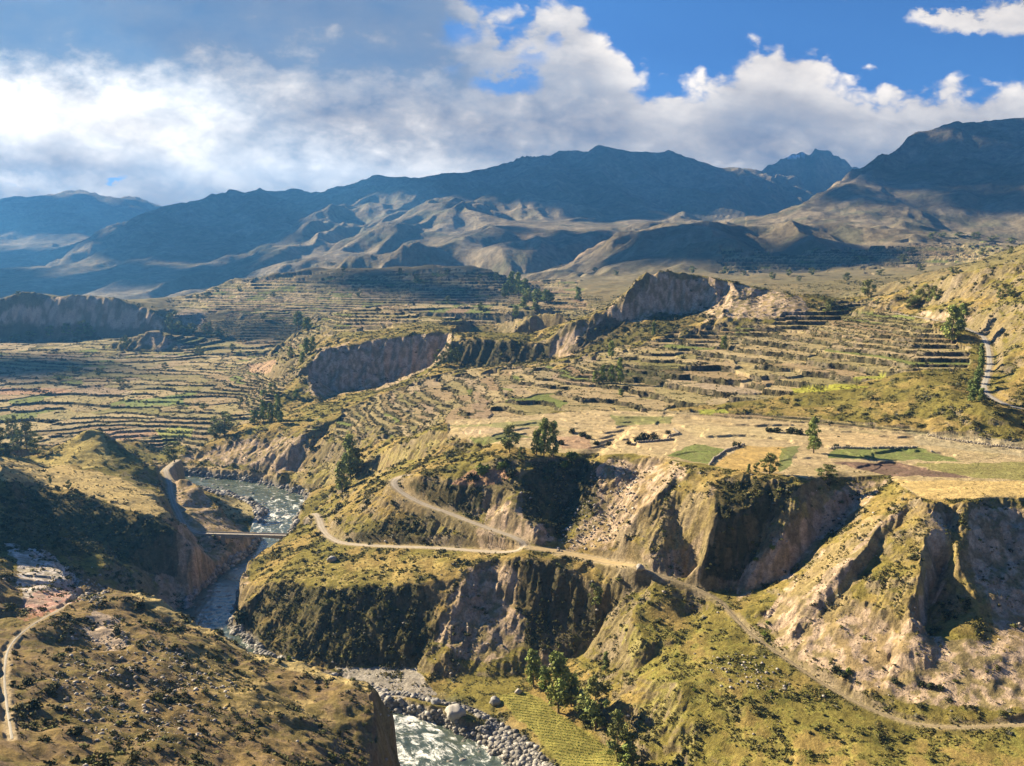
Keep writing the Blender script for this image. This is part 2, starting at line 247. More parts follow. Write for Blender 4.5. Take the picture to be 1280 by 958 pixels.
# hills and mountains beyond the valley
L((722, 336, 2100), (745, 325, 2200), (770, 309, 2300), (800, 295, 2370), (840, 283, 2420), (880, 277, 2440), (920, 280, 2450), (960, 281, 2500), (1010, 280, 2520), (1060, 284, 2520), (1110, 289, 2480), (1150, 290, 2460), (1210, 294, 2450), (1290, 300, 2400), (1450, 300, 2400), back=((200, 4),))
L((740, 346, 2000), (820, 342, 1960), (900, 341, 1950), (1000, 340, 1950), (1150, 330, 1880), (1290, 318, 1800)); L((900, 315, 2150), (1000, 315, 2150), (1110, 310, 2150)); L((1120, 325, 2000), (1135, 305, 2250), (1125, 292, 2440))
L((945, 276, 3100), (980, 262, 3200), (1010, 245, 3320), (1040, 228, 3450), (1070, 214, 3560), (1100, 197, 3660), (1140, 178, 3760), (1180, 160, 3850), (1196, 154, 3850), (1204, 158, 3850), (1216, 155, 3850), (1240, 151, 3900), (1290, 147, 3900), (1450, 120, 3900), back=((500, 140), (1500, 420)))
L((960, 279, 2850), (1000, 279, 2800), (1060, 278, 2800), (1110, 276, 2800), (1200, 289, 2750), (1290, 292, 2700), (1450, 290, 2600))
L((1200, 157, 3850), (1212, 185, 3600), (1214, 205, 3450), (1200, 228, 3250), (1165, 255, 3020), (1130, 275, 2860)); L((1150, 185, 3730), (1120, 220, 3450), (1105, 245, 3180), (1100, 272, 2880)); L((1255, 190, 3560), (1235, 240, 3180), (1200, 283, 2800)); L((1290, 200, 3350), (1275, 245, 3050), (1260, 285, 2780)); L((1060, 222, 3500), (1030, 250, 3200), (1000, 274, 2860)); L((1130, 184, 3740), (1090, 225, 3420), (1050, 262, 3000))
L((205, 262, 5600), (230, 255, 5600), (258, 247, 5600), (290, 242, 5800), (340, 240, 5800), (400, 242, 5700), (440, 236, 5600), (470, 229, 5500), (490, 225, 5500), (510, 221, 5500), (525, 223, 5500), (548, 226, 5500), (580, 222, 5500), (592, 215, 5500), (620, 208, 5600), (650, 198, 5600), (665, 201, 5600), (688, 195, 5700), (720, 191, 5800), (745, 186, 5800), (770, 183, 5800), (800, 188, 5900), (812, 191, 5900), (825, 189, 5900), (845, 196, 5900), (870, 207, 6000), (900, 213, 6000), (930, 217, 6100), (960, 225, 6100), (990, 240, 6000), (1040, 250, 5800), (1100, 250, 5800), back=((500, 200), (1300, 500)))
L((205, 262, 5600), (170, 280, 5050), (130, 302, 4500), (90, 325, 4000), (50, 347, 3500), (0, 371, 3050), (-80, 390, 2800))
L((258, 247, 5600), (235, 275, 5000), (190, 310, 4200), (150, 345, 3400)); L((205, 300, 4700), (150, 330, 3900), (110, 352, 3300))
L((340, 258, 5300), (310, 290, 4700), (280, 325, 3900), (250, 352, 3100)); L((400, 245, 5600), (370, 275, 4900), (330, 310, 4100), (300, 345, 3100))
L((510, 221, 5500), (470, 240, 5000), (425, 262, 4400), (392, 287, 3900), (362, 311, 3500), (332, 335, 3000)); L((450, 240, 5400), (410, 265, 4800), (370, 295, 4200), (330, 325, 3400))
L((590, 222, 5400), (540, 246, 4900), (480, 280, 4200), (432, 311, 3400), (395, 331, 2850))
L((770, 184, 5800), (752, 205, 5500), (733, 222, 5200), (716, 234, 4900), (680, 242, 4700), (640, 246, 4400), (602, 248, 4200), (570, 258, 4000), (537, 273, 3700), (500, 292, 3400), (450, 318, 3000), (405, 334, 2720))
L((688, 196, 5700), (660, 220, 5200), (625, 238, 4800)); L((640, 276, 3950), (700, 280, 3800), (760, 275, 4100)); 
L((602, 252, 4150), (606, 270, 3800), (616, 283, 3500), (660, 289, 3250), (690, 291, 3200), (725, 289, 3250), (760, 287, 3330), (795, 284, 3450), (850, 279, 3700))
L((676, 292, 3150), (650, 305, 2980), (625, 321, 2800), (610, 330, 2650)); L((690, 312, 2950), (730, 316, 2900), (770, 305, 3000)); L((680, 328, 2750), (725, 336, 2600), (745, 322, 2650)); L((570, 280, 3550), (550, 300, 3150), (525, 322, 2800)); L((590, 300, 3150), (570, 322, 2750))
L((825, 190, 5900), (808, 225, 5400), (795, 250, 4800), (780, 268, 4300)); L((870, 240, 5300), (860, 262, 4600), (845, 275, 4000)); L((930, 220, 6000), (915, 245, 5400), (905, 265, 4700), (930, 274, 4000)); L((860, 204, 5950), (850, 230, 5500), (840, 258, 4700))
L((880, 219, 6724), (920, 221, 6724), (950, 211, 6806), (975, 204, 6888), (990, 195, 6970), (1004, 190, 6970), (1020, 187, 6970), (1034, 192, 6970), (1050, 200, 7052), (1080, 206, 7134), (1140, 212, 7134), back=((600, 350),)); L((940, 250, 5740), (1000, 250, 5740), (1060, 245, 5740)); L((1020, 188, 6970), (1000, 215, 6396), (985, 240, 5904))
L((1040, 212, 7700), (1068, 207, 7700), (1085, 201, 7700), (1098, 194, 7700), (1112, 196, 7700), (1180, 190, 7700), back=((500, 300),))
L((-260, 268, 8400), (-100, 258, 8500), (-30, 254, 8500), (0, 250, 8500), (30, 247, 8500), (60, 243, 8500), (90, 241, 8600), (105, 238, 8700), (116, 236, 8700), (130, 240, 8700), (160, 247, 8700), (185, 254, 8700), (210, 262, 8800), (260, 275, 8800), back=((900, 500),))
L((116, 237, 8700), (80, 262, 7700), (30, 285, 6800), (-60, 320, 5600)); L((185, 255, 8700), (150, 285, 7200), (90, 312, 6000), (0, 345, 4800)); L((60, 244, 8500), (20, 275, 7400), (-50, 300, 6400)); L((200, 285, 6800), (140, 315, 5600), (60, 345, 4400))
# low ground behind the view, edges of the sheet, unseen ridge shaped for shade
W((-9000, 10050, -200), (-3000, 10050, -200), (3000, 10050, 100), (9000, 10050, 0)); W((-2600, 2900, -160), (-1400, 2700, -150), (-700, 2500, -140), (-300, 2450, -120), (-100, 2400, -90)); W((-5600, 5600, 200), (-4200, 4200, -50), (-3000, 3200, -140))
W((330, 330, -60), (420, 460, 10), (520, 560, 40), (640, 700, 90)); W((300, 240, -120), (260, 180, -120)); W((-150, 120, -35), (-200, 200, -52), (-280, 300, -70), (-320, 385, -75)); W((-420, 300, -40), (-420, 372, -40)); W((-345, 450, -38), (-350, 500, -48), (-365, 545, -80)); W((-420, 480, -50), (-500, 520, -70)); W((-400, 620, -132), (-640, 720, -120), (-900, 900, -100), (-1400, 900, -60), (-900, 600, -60))  # left ridge out of view, raised to shade the hillside
W((900, 950, 120), (1500, 1600, 250), (2400, 2600, 300), (4500, 4500, 900), (7500, 7500, 900))

# ------------------------------------------------------------------ noise
class Noise:
    def __init__(s, seed):
        r = np.random.default_rng(seed); a = r.random((256, 256)) * 2 * np.pi
        s.gx = np.cos(a).astype(np.float32).ravel(); s.gy = np.sin(a).astype(np.float32).ravel()
    def __call__(s, x, y):                       # gradient noise, about -0.7..0.7
        xf = np.floor(x); yf = np.floor(y); fx = (x - xf).astype(np.float32); fy = (y - yf).astype(np.float32)
        xi = xf.astype(np.int32) & 255; yi = yf.astype(np.int32) & 255; xj = (xi + 1) & 255; yj = (yi + 1) & 255
        wx = fx * fx * fx * (fx * (fx * 6 - 15) + 10); wy = fy * fy * fy * (fy * (fy * 6 - 15) + 10)
        def g(i, j, dx, dy):
            k = j * 256 + i
            return s.gx[k] * dx + s.gy[k] * dy
        a = g(xi, yi, fx, fy); b = g(xj, yi, fx - 1, fy); c = g(xi, yj, fx, fy - 1); d = g(xj, yj, fx - 1, fy - 1)
        a = a + (b - a) * wx; c = c + (d - c) * wx
        return (a + (c - a) * wy) * 1.4
NZ = [Noise(i + 1) for i in range(8)]
def fbm(x, y, lam, octs=4, seed=0, gain=.5):
    r = 0; a = 1.0
    for k in range(octs):
        r = r + a * NZ[(seed + k) % 8](x / lam + 13.7 * k + seed * 5.1, y / lam + 7.3 * k - seed * 3.3); a *= gain; lam *= .49
    return r
def ss(a, b, x):
    t = np.clip((x - a) / (b - a), 0, 1); return t * t * (3 - 2 * t)
def hash01(i, j, k=0):
    h = np.sin(i * 12.9898 + j * 78.233 + k * 37.719) * 43758.5453
    return h - np.floor(h)

# ------------------------------------------------------------------ terrain grid
def rows(q):
    out = []; y = 8.0
    while y < 9900:
        out.append(y)
        if y < 150: d = 2.2
        elif y < 260: d = .85
        elif y < 520: d = .42
        elif y < 1000: d = .75
        elif y < 1600: d = 2.0
        elif y < 2600: d = 4.5
        elif y < 6200: d = 14
        else: d = 45
        y += d / q
    return np.array(out)
YR = rows(QUALITY)
fine = np.arange(-.62, .6201, .00112 / QUALITY)
UC = np.concatenate([np.arange(-1.5, -.62, .012), fine, np.arange(.626, 1.2, .012)])
NR, NC = len(YR), len(UC)
Yg = np.repeat(YR[:, None], NC, 1); Xg = YR[:, None] * UC[None, :]
pts = []; seen = set()
for w in LINES:
    for k in range(len(w)):
        a = np.array(w[k])
        segs = [a]
        if k + 1 < len(w):
            b = np.array(w[k + 1]); n = max(1, int(np.hypot(*(b - a)[:2]) / (a[1] / 75 + 1.5)))
            segs = [a + (b - a) * t / n for t in range(n)]
        for p in segs:
            key = (round(p[0] / (p[1] / 250 + .3)), round(p[1] / (p[1] / 250 + .3)))
            if key in seen: continue
            seen.add(key); pts.append(p)
# river bed as floor of the terrain model
rc = np.array(RIVC)
PT = np.array(pts)
vs, es, fs, ov, oe, of = delaunay_2d_cdt([Vector(p[:2]) for p in PT], [], [], 0, 1e-4)
vs = np.array([tuple(v) for v in vs]); vz = np.array([PT[o[0]][2] if o else 0 for o in ov])
Zb = np.full((NR, NC), np.nan)
for f in fs:
    q = vs[list(f)]; z = vz[list(f)]
    if q[:, 1].min() < 1: continue
    u = q[:, 0] / q[:, 1]; w_ = 1 / q[:, 1]
    c0, c1 = np.searchsorted(UC, u.min() - 1e-9), np.searchsorted(UC, u.max() + 1e-9)
    r0, r1 = np.searchsorted(YR, q[:, 1].min() - 1e-6), np.searchsorted(YR, q[:, 1].max() + 1e-6)
    if c1 <= c0 or r1 <= r0: continue
    x = Xg[r0:r1, c0:c1]; y = Yg[r0:r1, c0:c1]
    den = (q[1, 1] - q[2, 1]) * (q[0, 0] - q[2, 0]) + (q[2, 0] - q[1, 0]) * (q[0, 1] - q[2, 1])
    if abs(den) < 1e-9: continue
    a = ((q[1, 1] - q[2, 1]) * (x - q[2, 0]) + (q[2, 0] - q[1, 0]) * (y - q[2, 1])) / den
    b = ((q[2, 1] - q[0, 1]) * (x - q[2, 0]) + (q[0, 0] - q[2, 0]) * (y - q[2, 1])) / den
    c = 1 - a - b; m = (a >= -1e-6) & (b >= -1e-6) & (c >= -1e-6)
    sub = Zb[r0:r1, c0:c1]; sub[m] = (a * z[0] + b * z[1] + c * z[2])[m]
for r in range(NR):                              # outside the hull: nearest value in the row
    bad = np.isnan(Zb[r])
    if bad.all(): Zb[r] = Zb[r - 1] if r else -3
    elif bad.any(): Zb[r, bad] = np.interp(UC[bad], UC[~bad], Zb[r, ~bad])
print('tin', len(PT), Zb.shape, round(time.time() - T0, 1))

def sample(A, x, y):                             # bilinear lookup of a grid field at world x, y
    y = np.clip(y, YR[0], YR[-1] - 1e-3); u = np.clip(x / y, UC[0], UC[-1] - 1e-6)
    ri = np.interp(y, YR, np.arange(NR)); ci = np.interp(u, UC, np.arange(NC))
    r = np.minimum(ri.astype(np.int32), NR - 2); c = np.minimum(ci.astype(np.int32), NC - 2); fr = ri - r; fc = ci - c
    return (A[r, c] * (1 - fc) + A[r, c + 1] * fc) * (1 - fr) + (A[r + 1, c] * (1 - fc) + A[r + 1, c + 1] * fc) * fr

def grad(A):
    gy_, gu = np.gradient(A, YR, UC)
    gx = gu / YR[:, None]
    return gx, gy_ - UC[None, :] * gx            # dz/dx, dz/dy at fixed x

# soften the folds of the model, break its straight lines
sc = np.clip(Yg / 430, .5, 12)
near = (Yg < 2600)
wx = np.zeros_like(Xg); wy = np.zeros_like(Xg)
for lam, amp in ((14, 2.0), (5, .9)):
    rr = YR < 1500
    wx[rr] += amp * NZ[0](Xg[rr] / lam, Yg[rr] / lam) * ss(1500, 700, Yg[rr]); wy[rr] += amp * NZ[1](Xg[rr] / lam, Yg[rr] / lam) * ss(1500, 700, Yg[rr])
for lam, amp in ((300, 45), (110, 18)):
    rr = YR > 1200
    k = ss(1200, 2800, Yg[rr]) * amp
    wx[rr] += k * NZ[0](Xg[rr] / lam, Yg[rr] / lam); wy[rr] += k * NZ[1](Xg[rr] / lam, Yg[rr] / lam)
crest_guard = 1.0
q_ = np.clip(sc * 1.7, .8, 5); Z = sample(Zb, Xg + wx, Yg + wy) * .36
for ax, ay in ((1, .6), (-1, -.6), (.6, -1), (-.6, 1)): Z = Z + .16 * sample(Zb, Xg + wx * .8 + ax * q_, Yg + wy * .8 + ay * q_)
gx, gy = grad(Z); slope = np.hypot(gx, gy)
Slo = slope
print('warp', round(time.time() - T0, 1))
PXg = None
def project(x, y, z):
    h = y * math.cos(PITCH) - z * math.sin(PITCH); v = y * math.sin(PITCH) + z * math.cos(PITCH)
    return 640 + FPX * x / h, 479 - FPX * v / h
PX, PY = project(Xg, Yg, Z)
def poly(pts, y0=0, y1=1e9, jit=0.0):            # mask of the ground inside an outline (seen from the viewpoint, between two distances)
    p = np.array(pts, float); m = np.zeros(Z.shape, bool)
    r0, r1 = np.searchsorted(YR, y0), np.searchsorted(YR, y1)
    cand = (PX[r0:r1] > p[:, 0].min() - jit) & (PX[r0:r1] < p[:, 0].max() + jit) & (PY[r0:r1] > p[:, 1].min() - jit) & (PY[r0:r1] < p[:, 1].max() + jit)
    idx = np.nonzero(cand); 
    if len(idx[0]) == 0: return m
    X_ = Xg[r0:r1][idx]; Y_ = Yg[r0:r1][idx]
    a = PX[r0:r1][idx]; b = PY[r0:r1][idx]
    if jit:
        lam = np.median(Y_) / 35
        a = a + jit * 1.6 * fbm(X_, Y_, lam, 3, 2); b = b + jit * 1.2 * fbm(X_, Y_, lam, 3, 5)
    ins = np.zeros(a.shape, bool); n = len(p)
    for i in range(n):
        x1, y1_ = p[i]; x2, y2 = p[(i + 1) % n]
        if y1_ == y2: continue
        ins ^= ((y1_ > b) != (y2 > b)) & (a < (x2 - x1) * (b - y1_) / (y2 - y1_) + x1)
    m[idx[0][ins] + r0, idx[1][ins]] = True
    return m
def hit(px, py, y0=60):                          # where the line of sight first meets the ground
    a, b = pix2tan(px, py); c = np.interp(a, UC, np.arange(NC)); c0 = int(min(c, NC - 2)); f = c - c0
    zz = Z[:, c0] * (1 - f) + Z[:, c0 + 1] * f; k = np.nonzero((zz >= b * YR) & (YR > y0))[0]
    r = int(k[0]) if len(k) else NR - 1
    return a * YR[r], YR[r], zz[r]

# terraced ground
TERR = [([(330, 562), (385, 540), (400, 528), (500, 482), (570, 462), (690, 455), (740, 441), (850, 416), (960, 404), (1050, 376), (1110, 372), (1140, 396), (1185, 412), (1212, 440), (1214, 505), (1000, 510), (880, 512), (760, 512), (640, 522), (560, 530), (470, 556), (400, 575)], 560, 960, 2.9),
        ([(-420, 566), (-420, 432), (150, 440), (190, 420), (260, 438), (390, 425), (350, 500), (330, 520), (250, 560), (180, 556)], 690, 1400, 1.8),
        ([(210, 380), (290, 350), (620, 334), (720, 352), (740, 392), (620, 408), (520, 400), (400, 420), (330, 440), (340, 400)], 960, 2000, 4.2),
        ([(-420, 420), (-420, 445), (400, 445), (400, 395), (210, 395)], 1250, 1560, 3.2),
        ([(900, 340), (1250, 330), (1250, 300), (900, 318)], 1500, 2300, 7)]
terr = np.zeros(Z.shape, np.float32); th = np.full(Z.shape, 2.6, np.float32)
for p, y0, y1, h in TERR:
    m = poly(p, y0, y1, 8); terr[m] = 1; th[m] = h
terr *= (1 - ss(.50, .75, slope)).astype(np.float32)
flat_f = poly([(590, 548), (560, 524), (760, 510), (1000, 520), (1200, 545), (1290, 560), (1290, 600), (1100, 590), (900, 575), (740, 560)], 400, 640, 2) & (terr == 0); terr[flat_f] = .98; th[flat_f] = .9
# roughness of the open hillsides
amp = .12 + np.clip(slope, 0, 1.0)
calm = poly([(560, 545), (560, 525), (760, 512), (1000, 528), (1300, 555), (1300, 622), (1150, 624), (1110, 594), (1010, 600), (885, 584), (790, 568), (660, 568)], 340, 640)
amp = amp + .26 * ss(850, 1200, Yg); amp = np.where(calm, .05, amp); amp = np.where(terr > .3, .25 * amp, amp)
fgz = poly([(-200, 1200), (-200, 690), (100, 726), (200, 752), (330, 815), (470, 856), (475, 1200)], 60, 400, 3); amp = np.where(fgz, amp + .75, amp)
k = 0
for lam in (1.6, 3.2, 6.5, 13, 27, 55, 110, 230, 480):
    rr = (YR < lam * 230) & (YR > lam * 4.0)
    if not rr.any(): continue
    x, y = Xg[rr], Yg[rr]
    w = (ss(lam * 230, lam * 120, y) * ss(lam * 4, lam * 11, y)) * lam * (.085 if lam < 15 else .075)
    n = NZ[k % 8](x / lam + k * 9.1, y / lam - k * 4.7)
    if lam >= 100: n = .55 * (np.abs(n) * -2 + .5)     # sharp ridges for the mountains
    Z[rr] += w * n * amp[rr]; k += 1
# gullies that run down the slopes
def box(A, n, m):
    for ax, k_ in ((0, n), (1, m)):
        P_ = np.pad(A, [(k_, k_) if i == ax else (0, 0) for i in (0, 1)], mode='edge'); cs = np.cumsum(np.insert(P_, 0, 0, axis=ax), axis=ax, dtype=np.float64); w = 2 * k_ + 1
        A = (np.take(cs, np.arange(w, cs.shape[ax]), axis=ax) - np.take(cs, np.arange(0, cs.shape[ax] - w), axis=ax)) / w
    return A
rf = int(np.searchsorted(YR, 1600))
gx[rf:] = box(gx[rf:], int(9 * QUALITY), int(22 * QUALITY)); gy[rf:] = box(gy[rf:], int(9 * QUALITY), int(22 * QUALITY)); slope = np.hypot(gx, gy)
rb = int(np.searchsorted(YR, 1000)); gx[:rb] = box(gx[:rb], int(4 * QUALITY), int(4 * QUALITY)); gy[:rb] = box(gy[:rb], int(4 * QUALITY), int(4 * QUALITY))
gl = np.maximum(np.hypot(gx, gy), 1e-4)
def gullies(y0, y1, lam, step, depth, s0, s1, seed):
    r0, r1 = np.searchsorted(YR, y0), np.searchsorted(YR, y1)
    x, y = Xg[r0:r1], Yg[r0:r1]; dx = gx[r0:r1] / gl[r0:r1]; dy = gy[r0:r1] / gl[r0:r1]
    acc = 0; n = 5
    for j in range(n):
        t = (j - 2) * step
        acc = acc + NZ[seed]((x + dx * t) / lam, (y + dy * t) / lam) + .5 * NZ[seed + 1]((x + dx * t) / lam * 2.1, (y + dy * t) / lam * 2.1)
    acc = acc / n
    edge = ss(y0, y0 * 1.15, y) * ss(y1, y1 * .85, y) * (1 - .6 * ((y > 2650) & (y < 4600) & (x / y > .26)))
    Z[r0:r1] += (-np.abs(acc) * 2.2 + .35) * depth * ss(s0, s1, slope[r0:r1]) * edge * (1 - .8 * terr[r0:r1])
gullies(150, 1100, 9.0, 2.6, 1.25, .45, 1.1, 1)
gullies(230, 1000, 3.4, 1.4, .75, .5, 1.0, 3); gullies(200, 700, 1.7, .8, .3, .5, 1.0, 5)
rr = (YR > 150) & (YR < 1000)               # crumbling faces
for lam, a_ in ((5.5, .36), (2.4, .26)):
    Z[rr] += a_ * (np.abs(NZ[6](Xg[rr] / lam, Yg[rr] / lam + Z[rr] / lam * .6)) * 2.2 - .5) * ss(.55, 1.0, slope[rr])
gullies(700, 2600, 22, 7, 4.5, .25, .8, 2)
gullies(2300, 12000, 620, 240, 85, .04, .26, 6)
gullies(1900, 12000, 260, 95, 40, .06, .32, 4)
gullies(1700, 12000, 95, 35, 13, .08, .4, 5)
gullies(1900, 12000, 42, 16, 6.5, .10, .45, 3)
print('erode', round(time.time() - T0, 1))
# terraces: cells with their own levels, level treads and steep risers
tr = terr > .02
cx_, cy_ = Xg[tr], Yg[tr]; zz = Z[tr]; h = th[tr]
zz = zz + fbm(cx_, cy_, 60, 2, 3) * .9 * h * .75 + fbm(cx_, cy_, 9, 2, 1) * .10 * h
big = np.where(cy_ > 1050, 2.2, 1.0)
ci = np.floor(cx_ / (85 * big) + .45 * fbm(cx_, cy_, 70, 2, 6)); cj = np.floor(cy_ / (110 * big) + .45 * fbm(cx_, cy_, 70, 2, 4))
h = h * (.6 + .95 * hash01(ci, cj, 1)); ph = hash01(ci, cj, 2)
t = zz / h + ph; fl = np.floor(t); fr = t - fl
wf = np.clip(1.5 * (cy_ / 700) * np.maximum(slope[tr], .06) / h, .05, .34); tread = .10 * fr + .90 * ss(0, 1, (fr - (.98 - wf)) / wf)
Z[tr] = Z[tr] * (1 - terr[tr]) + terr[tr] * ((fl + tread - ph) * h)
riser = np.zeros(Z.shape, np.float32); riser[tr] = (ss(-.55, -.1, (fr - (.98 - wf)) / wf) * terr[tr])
fid = np.zeros(Z.shape, np.float32); fid[tr] = hash01(ci * 3.1 + np.floor(fr * 0), cj, fl)
fid2 = np.zeros(Z.shape, np.float32); fid2[tr] = hash01(np.floor(cx_ / 33 + .3 * fbm(cx_, cy_, 40, 2, 2)), fl, cj)
# benches for roads and paths, river channel
def dense(line, step):
    out = []
    for a, b in zip(line[:-1], line[1:]):
        a, b = np.array(a), np.array(b); n = max(1, int(np.linalg.norm(b - a) / step)); out += [a + (b - a) * t / n for t in range(n)]
    return np.array(out + [np.array(line[-1])])
def smooth(p, it):
    p = p.copy()
    for _ in range(it): p[1:-1] = p[1:-1] * .5 + (p[:-2] + p[2:]) * .25
    return p
def corridor(line, reach):                       # distance to a line and the line's own value there, for ground within reach
    y0, y1 = line[:, 1].min() - reach, line[:, 1].max() + reach; r0, r1 = np.searchsorted(YR, y0), np.searchsorted(YR, y1)
    D = np.full((r1 - r0, NC), 1e9, np.float32); V = np.zeros((r1 - r0, NC, line.shape[1] - 2), np.float32)
    for k in range(len(line) - 1):
        a, b = line[k], line[k + 1]
        ya, yb = min(a[1], b[1]) - reach, max(a[1], b[1]) + reach; i0, i1 = np.searchsorted(YR, ya), np.searchsorted(YR, yb)
        xs = (min(a[0], b[0]) - reach, max(a[0], b[0]) + reach)
        us = [x / yv for x in xs for yv in (max(ya, 5), max(yb, 5))]
        c0, c1 = np.searchsorted(UC, min(us)), np.searchsorted(UC, max(us))
        if i1 <= i0 or c1 <= c0: continue
        x, y = Xg[i0:i1, c0:c1], Yg[i0:i1, c0:c1]; d = b[:2] - a[:2]; t = np.clip(((x - a[0]) * d[0] + (y - a[1]) * d[1]) / max(d @ d, 1e-9), 0, 1)
        dist = np.hypot(x - a[0] - t * d[0], y - a[1] - t * d[1]); Ds = D[i0 - r0:i1 - r0, c0:c1]; Vs = V[i0 - r0:i1 - r0, c0:c1]; m = dist < Ds
        Ds[m] = dist[m]; Vs[m] = (a[2:] + t[..., None] * (b[2:] - a[2:]))[m]
    return r0, r1, D, V
ROADS = []
PATH_NEAR = [hit(a, b_, 120) for a, b_, _ in PATH_NEAR]
roadm = np.zeros(Z.shape, np.float32); verge = np.zeros(Z.shape, np.float32)
def bench(line, half, reach):
    p = smooth(dense([P3(*q) for q in line] if line is not PATH_NEAR else line, 2.0), 12); ROADS.append((p, half))
    r0, r1, D, V = corridor(p, reach); k = 1 - ss(half + .4, reach, D)
    Z[r0:r1] = Z[r0:r1] * (1 - k) + V[..., 0] * k; verge[r0:r1] = np.maximum(verge[r0:r1], 1 - ss(half, half + 1.8, D))
bench(ROAD_VALLEY, 2.0, 7); bench(ROAD_LOW[3:], 2.0, 6); bench(ROAD_NEAR, 2.6, 6); bench(TRACK, .6, 2.8); bench(ROAD_HILL, 1.8, 8); bench(PATH_NEAR, .32, 1.6) 
riv = smooth(dense([tuple(p) + (w,) for p, w in zip(RIVC, RIVW)], 4), 6)
r0, r1, D, V = corridor(riv, 60)
wl, hw = V[..., 0], V[..., 1]
rv0, rv1 = r0, r1; x, y = Xg[r0:r1], Yg[r0:r1]; ry = y
Dn = D + 3.0 * fbm(x, y, 16, 3, 2) + 1.2 * fbm(x, y, 4, 2, 5)
bed = wl - 1.6 + .9 * fbm(x, y, 5, 3, 1)
kk = 1 - ss(hw - 2, hw + 3.5, Dn); kk[D > 55] = 0; kkf = np.zeros(Z.shape, np.float32); kkf[r0:r1] = kk
Z[r0:r1] = Z[r0:r1] * (1 - kk) + np.minimum(Z[r0:r1], bed) * kk
shore = np.zeros(Z.shape, np.float32); shore[r0:r1] = (1 - ss(hw + 1, hw + 3.5 + 16 * ss(385, 350, y) + 6 * ss(560, 620, y), Dn)) * (1 - ss(1.6, 5.0, Z[r0:r1] - wl)) * (D < 58)
gx, gy = grad(Z); slope = np.hypot(gx, gy)
PX, PY = project(Xg, Yg, Z)
print('carved', round(time.time() - T0, 1))

# ------------------------------------------------------------------ ground colours (what grows or lies where)
C = np.zeros(Z.shape + (3,), np.float32)
def blend(col, k):
    k = np.clip(k, 0, 1)[..., None].astype(np.float32); C[:] = C * (1 - k) + np.array(col, np.float32) * k
nA = np.zeros(Z.shape, np.float32); nB = nA.copy(); nC = nA.copy()
for arr, lam, sd_ in ((nA, 38, 0), (nB, 12, 3), (nC, 4.5, 5)):
    f = np.where(YR > 2200, 8.0, np.where(YR > 1100, 2.5, 1.0))
    for s_ in (1.0, 2.5, 8.0):
        rr = f == s_
        if rr.any(): arr[rr] = fbm(Xg[rr], Yg[rr], lam * s_, 3, sd_)
DRY = (.30, .22, .078); GRASS = (.20, .17, .047); GREEN = (.12, .125, .034); SCRUB = (.075, .075, .035); EARTH = (.36, .27, .19); CLIFF = (.43, .325, .232); GREY = (.20, .19, .175)
C[:] = GRASS
blend(DRY, ss(-.15, .35, nA)); blend(GREEN, ss(.1, .45, nB) * .6); blend(SCRUB, ss(.12, .42, nC + .5 * nB) * .75)
steep = ss(.62, 1.0, slope + .25 * nC + .2 * nB); blend((.20, .16, .10), steep * .7)
blend((.17, .145, .085), ss(850, 1300, Yg) * .7); far = ss(1400, 2600, Yg); blend((.17, .14, .095), far * .85); blend((.10, .10, .06), far * ss(.0, .35, nB) * .7); blend((.29, .24, .17), far * ss(.05, .4, -nA) * .6)
FIELD = [(.40, .32, .17), (.34, .255, .15), (.27, .185, .115), (.43, .34, .19), (.22, .20, .08), (.30, .25, .12), (.37, .29, .20)]
tread_m = terr * (1 - riser)
sel = np.floor(fid * len(FIELD)).astype(int) % len(FIELD); sel2 = np.floor(fid2 * len(FIELD)).astype(int) % len(FIELD)
FC = np.array(FIELD, np.float32); fcol = FC[sel] * .6 + FC[sel2] * .4; fcol = np.where((fid2 > .92)[..., None], np.array((.17, .20, .06), np.float32), fcol)
tk = (tread_m * .9)[..., None]; C[:] = C * (1 - tk) + fcol * tk
blend((.058, .055, .034), riser * .94); blend((.12, .11, .06), riser * ss(.1, .4, nC) * .5)  # dark stone and scrub on the risers, with their shade painted in
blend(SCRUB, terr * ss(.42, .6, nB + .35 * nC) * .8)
def paint(col, pts_, y0=0, y1=1e9, k=1.0, jit=4, noise=None):
    m = poly(pts_, y0, y1, jit).astype(np.float32)
    if noise is not None: m = m * noise
    blend(col, m * k)
brk = ss(-.25, .15, nC + .4 * nB); brk2 = ss(-.05, .3, nC + .4 * nB)
